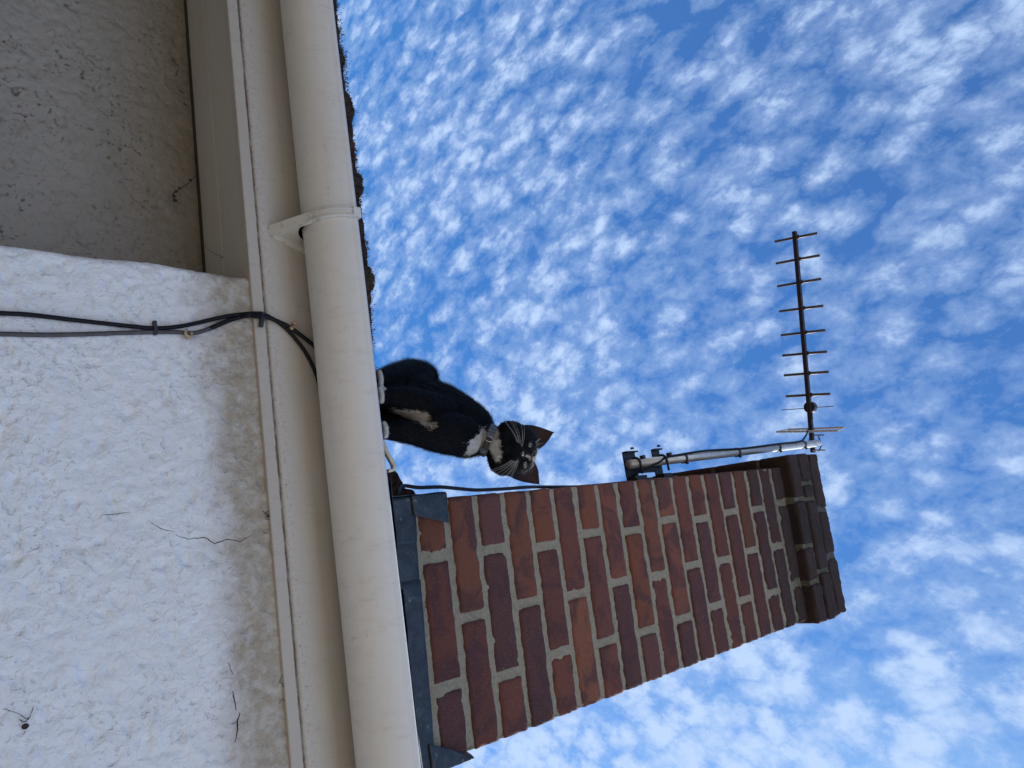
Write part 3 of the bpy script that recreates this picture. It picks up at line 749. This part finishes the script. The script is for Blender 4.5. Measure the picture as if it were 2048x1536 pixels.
for zc in (zA, zB_):
    c = pb.lerp(pt, (zc-pb.z)/(pt.z-pb.z))
    # arm from the stack to the mast: plate with turned-up ends
    hh = .026 if zc == zA else .017
    br.box((c.x-.036, PY+.0135, zc-hh), (wx.x-.004, PY+.0175, zc+hh)); br.box((c.x-.0365, PY+.0005, zc-hh), (c.x-.0325, PY+.0133, zc+hh)); br.box((wx.x-.016, PY-.014, zc-hh), (wx.x-.0045, PY+.0133, zc+hh))
    ub = MB_(); ubs.append(ub); U(0, zc+.004, .0165, .0032, ub)
    ub.box((c.x-.046, PY-.0035, zc-.0035), (c.x-.0405, PY+.0035, zc+.0035)); ub.box((c.x-.018, PY-.036, zc-.005), (c.x-.008, PY-.024, zc+.005))
br.box((wx.x-.007, PY-.024, zA-.03), (wx.x-.003, PY+.024, zA+.035)); br.box((wx.x-.007, PY-.024, zB_-.035), (wx.x-.003, PY+.024, zB_+.03))
br.box((pb.x-.010, PY+.0140, zA+.0265), (wx.x-.024, PY+.0180, zB_-.0175))
br.build('wall_bracket', mt_bracket, ant); [u_.build('u_bolt', mt_black, ant, True) for u_ in ubs]
# boom and rods
ZBM = pt.z-.012
ev = Vector(ray(-430, 915)); ev.z = 0; ev.normalize(); ev = -ev          # rods run away from the viewer
if ev.y < 0: ev = -ev
b0 = atz(1589, 463, ZBM+.022); b1 = atz(1626, 905, ZBM+.022); bd_ = (b1-b0).normalized()
fr = Matrix((( bd_.x, ev.x, 0), (bd_.y, ev.y, 0), (bd_.z, ev.z, 1))).to_4x4()
Lb = (b1-b0).length
fr.translation = b0
MB_().box((0, -.0072, -.0072), (Lb, .0072, .0072), fr).build('boom', mt_boom, ant)
rods = [((975, 128), (1222, 78)), ((982, 257), (1237, 209)), ((990, 392), (1246, 348)), ((1002, 540), (1258, 507)), ((1012, 681), (1270, 651)), ((1020, 801), (1280, 778)), ((1030, 918), (1290, 897)), ((1041, 1042), (1299, 1027))]
def rod(p, q, r, name, mat, dz=.0):
    a = atz(*z3a(*p), ZBM+.033+dz); b = atz(*z3a(*q), ZBM+.033+dz); return MB_().tube([a, b], r, 10).build(name, mat, ant, True)
for p, q in rods:
    rod(p, q, .0052, 'rod', mt_boom)
    a = atz(*z3a(*p), ZBM+.033); b = atz(*z3a(*q), ZBM+.033); mid = a.lerp(b, .5)
    # clip at the crossing
    t = (mid-b0).dot(bd_); c = b0+bd_*t; MB_().box((t-.008, -.010, .006), (t+.008, .012, .0165), fr).build('rod_clip', mt_black, ant)
rod((1015, 1123), (1320, 1100), .0016, 'dipole', mt_boom)
c = atz(*z3a(1184, 1106), ZBM+.040); bb = MB_().tube([c-Vector((0, 0, .012)), c+Vector((0, 0, .012))], .0215, 24); bb.tube([c+Vector((0, 0, -.002))+bd_*.018, c+bd_*.048], [.008, .006], 10); bb.build('junction_box', mt_black, ant)
# reflector: flat frame of two bars standing upright across the boom
ra = atz(*z3a(985, 1252), ZBM-.012); rb = atz(*z3a(1345, 1246), ZBM-.012)
rc = atz(*z3a(1052, 1238), ZBM+.055); rd = atz(*z3a(1385, 1226), ZBM+.055)
rf_ = MB_(); 
for a, b in ((ra, rb), (rc, rd)): rf_.tube([a, b], .0042, 6)
rf_.tube([ra, rc], .0028, 6).tube([rb, rd], .0028, 6).tube([ra.lerp(rb, .48), rc.lerp(rd, .45)], .0030, 6)
rf_.build('reflector', mt_refl, ant)
# clamp at the mast head
cl_ = MB_(); c = pt.copy(); c.z = ZBM+.004
jn = pb.lerp(pt, .985)
lo = []
cl_.tube([jn+Vector((.0, -.0, 0))+bd_*-.030+ev*-.03, jn+bd_*-.030+ev*.018+Vector((0, 0, .012))], .0026, 8)
cl_.tube(spline([jn+bd_*-.028+Vector((0, 0, .020)), jn+ev*.004+bd_*-.018+Vector((0, 0, .034)), jn+Vector((0, 0, .038)), jn+bd_*.018+Vector((0, 0, .030)), jn+bd_*.030+Vector((0, 0, .012))], 5), .0026, 8)
cl_.tube([jn+bd_*.026+ev*-.030, jn+bd_*.026+ev*.016], .0026, 8)
cl_.box((-.014, -.012, -.004), (.014, .012, .002), Matrix.Translation(b1-bd_*.035) @ fr.to_3x3().to_4x4())
cl_.build('mast_clamp', mt_bracket, ant)
# down-lead
dl = [(1190, 1140), (1186, 1190), (1172, 1240), (1150, 1285), (1120, 1308), (1000, 1322), (850, 1342), (760, 1352), (640, 1358), (540, 1366), (420, 1385), (330, 1402), (290, 1430)]
P = [atz(*z3a(*dl[0]), ZBM+.02), atz(*z3a(*dl[1]), ZBM+.012), atz(*z3a(*dl[2]), ZBM+.004)]+[at(*z3a(*p), PY-.012) for p in dl[3:]]
P += [at(1275, 945, PY-.004), Vector((-.112, 1.325, 1.69))]
o = MB_().tube(spline(P, 6), .0034, 8).build('down_lead', mt_cable, ant, True)
tp = MB_()
for a in (430, 745, 985, 1135):
    x_, y_ = z3a(a, 1400-(a-430)*.118); q = at(x_, y_, PY); t = (q.z-pb.z)/(pt.z-pb.z); q = pb.lerp(pt, t)
    tp = MB_(); ax = (pt-pb).normalized(); tp.tube([q-ax*.0045, q+ax*.0045], .0155, 16); tp.box((q.x+.012, q.y-.014, q.z-.004), (q.x+.019, q.y-.008, q.z+.004)); tp.build('tape_band', mt_black, ant, True)
# cable running up the chimney corner
cc = [(806, 972), (838, 975), (880, 974), (915, 977), (950, 980), (985, 979), (1020, 977), (1062, 974)]
P = [at(795, 985, 1.16)]+[at(x, y, 1.187) for x, y in cc]+[Vector((-.106, 1.27, 1.37)), Vector((-.107, 1.32, 1.50)), Vector((-.108, 1.33, 1.66))]
cable('coaxial_cable', P, .0036, mt_cable, 'black cable climbing the corner of the chimney from the lead flashing')

# CAT_SECTION
# ------------------------------------------------------------------ cat
cz = lambda a, b: (700+a/4.6545, 680+b/4.6545)
def cp(a, b, Y): return at(*cz(a, b), Y)
catc = cp(250, 560, 1.06)
cat = empty('cat', (catc.x, 1.07, .715), 'black and white cat with a grey collar perched on the roof edge peering down', 'cat')
sph = []
def chain(pts, n=7):
    """pts: (pixel a, pixel b, depth, radius)"""
    P = [(cp(a, b, Y), r) for a, b, Y, r in pts]
    for i in range(len(P)-1):
        for t in np.linspace(0, 1, n, endpoint=(i == len(P)-2)):
            sph.append((P[i][0].lerp(P[i+1][0], t), P[i][1]*(1-t)+P[i+1][1]*t))
# trunk, rump to neck
chain([(570, 560, 1.125, .050), (700, 640, 1.115, .056), (830, 700, 1.095, .0585), (960, 770, 1.075, .0565), (1080, 835, 1.055, .0515), (1165, 880, 1.040, .0375), (1225, 912, 1.020, .0285), (1290, 935, 1.000, .0235), (1370, 955, .985, .0255)], 8)
# chest and shoulders
chain([(1075, 900, 1.015, .033), (980, 880, 1.01, .036), (860, 850, 1.015, .034)])
# haunch
chain([(700, 345, 1.17, .026), (640, 350, 1.16, .032), (560, 345, 1.14, .033), (450, 360, 1.115, .028), (340, 370, 1.09, .021), (270, 372, 1.068, .015)])
chain([(640, 400, 1.15, .034), (650, 500, 1.13, .040)])
# far front leg
chain([(860, 690, 1.035, .032), (700, 640, 1.035, .031), (540, 575, 1.045, .026), (400, 545, 1.052, .021), (300, 535, 1.055, .0165), (258, 535, 1.055, .0145)])
# near front leg
chain([(900, 900, 1.02, .031), (760, 895, 1.022, .025), (620, 865, 1.03, .0215), (480, 850, 1.038, .0185), (370, 845, 1.045, .0158), (310, 848, 1.048, .0135)])
# belly between the legs
chain([(430, 680, 1.09, .030), (560, 700, 1.085, .035), (760, 760, 1.06, .038)])
chain([(380, 480, 1.10, .030), (420, 640, 1.10, .030), (400, 760, 1.09, .026)])
# paws with toes
paws = [(262, 372, 1.060), (268, 530, 1.050), (306, 850, 1.044)]
for a, b, Y in paws:
    c = cp(a, b, Y)
    for k in (-1.5, -.5, .5, 1.5): sph.append((c+Vector((k*.0068, -.016+.002*abs(k), -.004-.0006*abs(k))), .0050)); sph.append((c+Vector((k*.0052, -.005, .000)), .0068))
# head frame
Hc = cp(1505, 1018, .972)
fw = Vector((-Hc.x, -Hc.y, 0)).normalized(); fw = (Matrix.Rotation(R(11), 3, 'Z') @ fw)
rt = Vector((-fw.y, fw.x, 0)); up = Vector((0, 0, 1))
if rt.x < 0: rt = -rt
pitch = R(-15)
fw, up = fw*math.cos(pitch)+up*math.sin(pitch), up*math.cos(pitch)-fw*math.sin(pitch)
roll = R(11)
rt, up = rt*math.cos(roll)-up*math.sin(roll), up*math.cos(roll)+rt*math.sin(roll)
HS = 1.0
def hl(x, y, z): return Hc+(rt*x+fw*y+up*z)*HS
def hs(x, y, z, r, sym=True):
    sph.append((hl(x, y, z), r*HS))
    if sym and x: sph.append((hl(-x, y, z), r*HS))
hs(0, -.004, .004, .040); hs(.010, .006, .006, .036); hs(.014, -.004, -.004, .034)
hs(.026, .006, -.012, .0215); hs(.030, -.002, -.008, .019); hs(.018, .018, .010, .0185); hs(0, .016, .016, .022)
hs(0, .032, .002, .0115); hs(0, .039, -.003, .0085); hs(.0085, .037, -.014, .0112); hs(.0135, .031, -.014, .0105); hs(0, .033, -.025, .0088); hs(0, .022, -.024, .0145); hs(.014, .014, -.022, .016)
hs(0, .006, -.026, .020); hs(0, .0445, -.0065, .0050)
hs(.0215, -.006, .028, .013); hs(.032, -.004, -.018, .014)
t0 = hl(0, -.012, -.022); t1 = cp(1300, 935, 1.0)
for t in np.linspace(0, 1, 6): sph.append((t0.lerp(t1, t), .027*(1-t)+.0235*t))
# one continuous skin: union of the volumes, remeshed and relaxed
bm = bmesh.new()
for c, r in sph: bmesh.ops.create_icosphere(bm, subdivisions=3, radius=r, matrix=Matrix.Translation(c))
me = bpy.data.meshes.new('body'); bm.to_mesh(me); bm.free()
tmp = bpy.data.objects.new('body', me); C.objects.link(tmp)
md = tmp.modifiers.new('r', 'REMESH'); md.mode = 'VOXEL'; md.voxel_size = .0022
md = tmp.modifiers.new('s', 'SMOOTH'); md.factor = .5; md.iterations = 7
dg = bpy.context.evaluated_depsgraph_get(); me2 = bpy.data.meshes.new_from_object(tmp.evaluated_get(dg))
bpy.data.objects.remove(tmp)
nv_ = len(me2.vertices); co_ = np.empty(nv_*3); me2.vertices.foreach_get('co', co_); co_ = co_.reshape(-1, 3)
# coat pattern
BLK = (.0042, .0050, .0072); WHT = (.60, .60, .585); CRM = (.42, .38, .33)
hp = lambda *a: hl(*a)
def seg(a, b, r0, r1, ragged, col): return (a, b, r0, r1, ragged, col)
white = [
    seg(cp(1160, 985, .995), cp(1195, 980, .99), .020, .019, .007, WHT), seg(cp(1100, 950, .99), cp(1180, 1000, .985), .010, .019, .007, WHT), seg(cp(1190, 900, .995), cp(1240, 860, 1.0), .010, .008, .006, WHT),
    seg(cp(1015, 925, .995), cp(1150, 965, .99), .003, .016, .006, WHT), seg(cp(1230, 1000, .985), cp(1245, 900, .985), .013, .012, .004, WHT),
    seg(cp(470, 680, 1.045), cp(560, 690, 1.04), .009, .0135, .004, CRM), seg(cp(560, 685, 1.04), cp(700, 745, 1.015), .0125, .0105, .004, CRM), seg(cp(700, 745, 1.01), cp(840, 830, .985), .0100, .0035, .004, CRM),
    seg(cp(1330, 870, .975), cp(1330, 1000, .965), .0105, .016, .004, CRM), seg(cp(1330, 1000, .965), cp(1330, 1130, .965), .016, .014, .004, WHT),
    seg(cp(1400, 860, .97), cp(1370, 900, .97), .004, .009, .004, CRM),
]
for a, b, Y in paws: c = cp(a, b, Y); white.append(seg(c+Vector((-.014, -.016, -.005)), c+Vector((.014, -.016, -.005)), .0095, .0095, .002, WHT))
face = [seg(hp(.002, .042, .002), hp(.006, .031, .028), .0024, .0048, .0035, (.42, .38, .31)), seg(hp(.004, .030, .030), hp(.012, .016, .040), .005, .009, .006, (.45, .41, .34)),
        seg(hp(.010, .034, .022), hp(.016, .026, .030), .003, .004, .004, (.28, .24, .19)), seg(hp(-.011, .026, .032), hp(-.016, .02, .036), .0015, .003, .004, (.2, .18, .15))]
white += face
def coat(p, jit=0.):
    q = Vector(p); n1 = noise.noise(q*120); n2 = noise.noise(q*330)
    col = BLK; k = .8+.5*abs(n2)
    out = tuple(c*k for c in BLK)
    for a, b, r0, r1, rg, cc_ in white:
        ab = b-a; t = max(0, min(1, (q-a).dot(ab)/max(1e-9, ab.length_squared))); d = (q-(a+ab*t)).length
        if d < (r0+(r1-r0)*t)+rg*(n1*.9+n2*.6)+jit: out = tuple(c*(.85+.25*n2) for c in cc_)
    return out
cols = np.ones((nv_, 4), np.float32)
for i in range(nv_): cols[i, :3] = coat(co_[i])
fcs = [list(p.vertices) for p in me2.polygons]
MF = Mat('cat_fur_skin', BLK, .8, spec=.08).attr(); MF.bump(MF.noise(500, 3, .7), .001, .6)
bodyo = obj('body', co_, fcs, MF.m, cat, True, cols=cols)
me3 = bodyo.data
# fur blades lying along the coat
MFur = Mat('cat_fur', BLK, .5, spec=.2).attr(); mt_fur = MFur.m
nrm = np.array([v.normal[:] for v in me3.vertices]); area = np.array([p.area for p in me3.polygons]); ctr = np.array([p.center[:] for p in me3.polygons]); pn = np.array([p.normal[:] for p in me3.polygons])
NF = 62000
w_ = area.copy(); hd = np.linalg.norm(ctr-np.array(Hc), axis=1) < .062; w_[hd] *= 1.8
# blades only where a viewer near the house could see them
pick = rng.choice(len(area), NF, p=w_/w_.sum())
fv_, ff_, fc_ = [], [], []
nk = np.array(cp(1290, 935, 1.0)); hcn = np.array(Hc); nose_ = np.array(hl(0, .05, -.006)); wdn = np.array((-.30, .25, -1.0)); wdn /= np.linalg.norm(wdn)
vl = [list(p.vertices) for p in me3.polygons]
for idx in pick:
    vs_ = vl[idx]; wt = rng.dirichlet([1]*len(vs_)); p = sum(co_[v]*w for v, w in zip(vs_, wt)); n = pn[idx]
    head = np.linalg.norm(p-hcn) < .060
    if head: d = p-nose_; ln = rng.uniform(.0025, .0065) if np.linalg.norm(p-nose_) > .022 else rng.uniform(.0012, .0025)
    else: d = wdn; ln = rng.uniform(.006, .0125)
    if p[2] < .745: ln = rng.uniform(.002, .004)
    d = d-n*np.dot(d, n); d = d/(np.linalg.norm(d)+1e-6)
    lift = rng.uniform(.18, .62) if not head else rng.uniform(.25, .7)
    d = d+n*lift+rng.normal(0, .16, 3); d /= np.linalg.norm(d)
    s = np.cross(d, n+rng.normal(0, .3, 3)); s /= (np.linalg.norm(s)+1e-9); wd_ = rng.uniform(.00012, .00026)
    if rng.random() < .05: ln *= 1.7
    if not head and p[0] < -.285 and p[2] > .79: ln *= rng.uniform(1., 1.8)
    b0_ = p-n*.0004; tip = p+d*ln-n*ln*.10; md_ = (b0_+tip)/2+n*ln*.06
    k = len(fv_); fv_ += [b0_-s*wd_, b0_+s*wd_, md_+s*wd_*.8, md_-s*wd_*.8, tip]; ff_ += [[k, k+1, k+2, k+3], [k+3, k+2, k+4]]
    c = coat(p, rng.normal(0, .0022)); v = rng.uniform(.75, 1.3); c = (*[min(.8, q*v) for q in c], 1); fc_ += [c]*5
fo = obj('fur', fv_, ff_, mt_fur, cat, False, cols=np.array(fc_, np.float32)); tag(fo, kind='stuff')
# ears: curved shells
mear_in = Mat('ear_inner', (.045, .026, .026), .7, spec=.2); mear_in.mix(mear_in.ramp(mear_in.noise(260, 4, .7), .45, .65, 0, .7), (.024, .016, .018)); mear_out = Mat('ear_outer', (.012, .012, .015), .7, spec=.2)
for sx in (-1, 1):
    V = []; Fc = []; mi_ = []
    nu, nv = 14, 14
    base = Vector((sx*.0270, .004, .026)); tip = Vector((sx*.0475, .0035, .0725)) if sx < 0 else Vector((sx*.0490, .003, .0720))
    ax = tip-base; inner = Vector((sx*.0085, .014, .036)); outer = Vector((sx*.0445, .000, .008))
    for lay in (0, 1):
        for j in range(nv+1):
            v = j/nv
            l = inner.lerp(tip, v); r_ = outer.lerp(tip, v)
            bul = math.sin(math.pi*v**.8)*.0055
            for i in range(nu+1):
                u = i/nu; q = l.lerp(r_, u)
                e = 4*u*(1-u)
                side = (r_-l); sl_ = side.length
                if sl_ > 1e-6: q += side.normalized()*bul*(2*u-1)
                q += Vector((0, -1, 0))*(.62*sl_*e*.62+.0008*lay)
                if j == nv: q = tip+Vector((0, -.0008*lay, 0))
                V.append(hl(*q))
    n = (nu+1)*(nv+1)
    for j in range(nv):
        for i in range(nu):
            a = j*(nu+1)+i; Fc.append([a, a+1, a+nu+2, a+nu+1]); mi_.append(0); Fc.append([n+a, n+a+nu+1, n+a+nu+2, n+a+1]); mi_.append(1)
    for j in range(nv):
        for i in (0, nu): a = j*(nu+1)+i; Fc.append([a, a+nu+1, n+a+nu+1, n+a]); mi_.append(1)
    eo = obj('ear', V, Fc, None, cat, True, mats=[mear_in.m, mear_out.m], mi=mi_)
    ef = []; eff = []; efc = []
    for _ in range(1500):      # short hair on the rim and inside
        j = rng.integers(0, nv); i = rng.choice([0, nu]) if rng.random() < .75 else rng.integers(0, nu)
        a = Vector(V[j*(nu+1)+i]); b = Vector(V[(j+1)*(nu+1)+i]); p = a.lerp(b, rng.random())
        t = ((b-a).normalized()*1.0+Vector(rng.normal(0, .45, 3))).normalized(); s = t.orthogonal().normalized()*.00014; L_ = rng.uniform(.0014, .0040)
        k = len(ef); ef += [p-s, p+s, p+t*L_]; eff.append([k, k+1, k+2]); efc += [(.010, .010, .013, 1)]*3
    tag(obj('ear_hair', ef, eff, mt_fur, eo, False, cols=np.array(efc, np.float32)), kind='stuff')
# eyes
meye = Mat('eye_iris', (.20, .22, .155), .3, spec=.4); meye.mix(meye.ramp(meye.noise(900, 3), .4, .7), (.13, .16, .11)); mpup = Mat('pupil', (.004, .004, .005), .08, spec=.8); mlid = Mat('eye_rim', (.010, .009, .010), .5)
for sx in (-1, 1):
    c = Vector((sx*.0160, .0365, .0095)); rE = .0056
    m_ = MB_().ball((0, 0, 0), 1, 24)
    V = [hl(c.x+v.x*rE, c.y+v.z*rE, c.z+v.y*rE) for v in m_.v]
    e = obj('eye', V, m_.f, meye.m, cat, True)
    m_ = MB_().ball((0, 0, 0), 1, 20)
    obj('pupil', [hl(c.x+v.x*.0014, c.y+rE*.62+v.z*rE*.45, c.z+v.y*.0038) for v in m_.v], m_.f, mpup.m, e, True)
    # lids: a rim round the opening
    ring = [Vector((c.x+sx*(.0008)+.0050*math.cos(a), c.y+.0038-.0020*abs(math.cos(a)), c.z+(.0034*math.sin(a))+sx*.0012*math.cos(a))) for a in np.linspace(0, 2*math.pi, 25)]
    MB_().tube([hl(*q) for q in ring], .0017, 8, False).build('eyelid', mlid.m, e, True)
mn = Mat('nose_leather', (.13, .12, .125), .35, spec=.6); m_ = MB_().ball((0, 0, 0), 1, 14)
obj('nose', [hl(v.x*.0044*(1+.35*v.z), .0485+v.y*.0030, -.0055+v.z*.0030) for v in m_.v], m_.f, mn.m, cat, True)
# whiskers and brow hairs
mw = Mat('whisker_white', (.62, .62, .62), .4).m
wr_ = random.Random(4)
wk = MB_()
def whisk(p, d, ln, droop, w=.00018):
    p = Vector(p); d = Vector(d).normalized(); P = []
    for t in np.linspace(0, 1, 9): q = p+d*ln*t+Vector((0, .25, -1)).normalized()*droop*t*t; P.append(hl(*q))
    wk.tube(P, [w*(1-.75*t) for t in np.linspace(0, 1, 9)], 5)
for sx in (-1, 1):
    for k in range(8):
        a = k/7
        whisk((sx*(.0105+.004*wr_.random()), .047-.004*a, -.009-.008*a+.002*wr_.random()), (sx*(1.0-.25*a), .22-.2*a, -.05-.45*a), wr_.uniform(.034, .050), .014+.014*a)
    for k in range(3): whisk((sx*(.016+.002*k), .033, .020), (sx*(.5+.2*k), .35, .85-.1*k), wr_.uniform(.012, .020), .0, .00018)
for k in range(16): whisk((wr_.uniform(-.012, .016), wr_.uniform(.024, .032), wr_.uniform(.022, .034)), (wr_.uniform(-.4, .4), .7, .8), wr_.uniform(.004, .009), 0, .00014)
tag(wk.build('whiskers', mw, cat, True), kind='stuff')
# collar
mc = plain('grey_collar_webbing', (.055, .052, .056), .8, var=.4, sc=500, bump=.0006); mck = plain('blue_grey_buckle', (.085, .105, .15), .4, var=.3, sc=300); mring = plain('steel_ring', (.55, .55, .55), .25, .9)
ncen = cp(1285, 937, .998); nax = (cu*260+cr*108).normalized()
e1 = (cu*108-cr*260).normalized(); e2 = -cf      # e2 points at the viewer
def cpt(a, h, r): return ncen+(e1*math.cos(a)+e2*math.sin(a))*(neck_r(a)+r-RC)+nax*h
RC = .0305
from mathutils.bvhtree import BVHTree
bvh = BVHTree.FromPolygons([Vector(v) for v in co_], fcs)
def _hit(a, h):
    d = (e1*math.cos(a)+e2*math.sin(a)); o_ = ncen+nax*h; r_ = 0
    q = bvh.ray_cast(o_+d*.07, -d)
    return (q[0]-o_).length if q[0] is not None else .03
_rad = [min(.040, max(.022, (max(_hit(2*math.pi*i/48, -.0045), _hit(2*math.pi*i/48, 0), _hit(2*math.pi*i/48, .0045))))) for i in range(48)]
for _ in range(4): _rad = [(_rad[i-1]+2*_rad[i]+_rad[(i+1) % 48])/4 for i in range(48)]
def neck_r(a):
    t = (a/(2*math.pi)*48) % 48; i = int(t); return _rad[i]*(1-t+i)+_rad[(i+1) % 48]*(t-i)+.0012

V = []; Fc = []; nA = 72
for i in range(nA):
    a = 2*math.pi*i/nA
    for h, r in ((-.0056, RC), (-.0056, RC+.0018), (0, RC+.0024), (.0056, RC+.0018), (.0056, RC)): V.append(cpt(a, h, r))
for i in range(nA):
    for k in range(5): a = i*5+k; b = i*5+(k+1) % 5; c = ((i+1) % nA)*5+(k+1) % 5; d = ((i+1) % nA)*5+k; Fc.append([a, b, c, d])
col = obj('collar', V, Fc, mc, cat, True)
def cblock(a0, a1, h0, h1, r0, r1, name, mat, n=8):
    m_ = MB_()
    for i in range(n+1):
        a = a0+(a1-a0)*i/n
        m_.v += [cpt(a, h0, r0), cpt(a, h0, r1), cpt(a, h1, r1), cpt(a, h1, r0)]
    for i in range(n):
        for k in range(4): q = i*4+k; w = i*4+(k+1) % 4; m_.f.append([q, w, w+4, q+4])
    m_.f += [[3, 2, 1, 0], [4*n+k for k in range(4)]]
    return m_.build(name, mat, col)
for k in range(4): cblock(R(22+k*13), R(31+k*13), -.0062, .0062, RC, RC+.0052, 'buckle_link', mck)
cblock(R(18), R(74), -.0054, .0054, RC, RC+.0042, 'buckle', mck)
rg_ = MB_().tube([cpt(R(80), .0068*math.cos(a), RC+.0036+.0035*abs(math.sin(a))*1.0)+e1*(-.0045*math.sin(a)) for a in np.linspace(0, 2*math.pi, 20)], .0007, 8, False); rg_.build('ring', mring, col, True)
cblock(R(118), R(138), -.0062, .0062, RC, RC+.0046, 'clasp', mck)
cblock(R(123), R(133), -.0030, .0030, RC+.0046, RC+.0056, 'clasp_plate', mring)
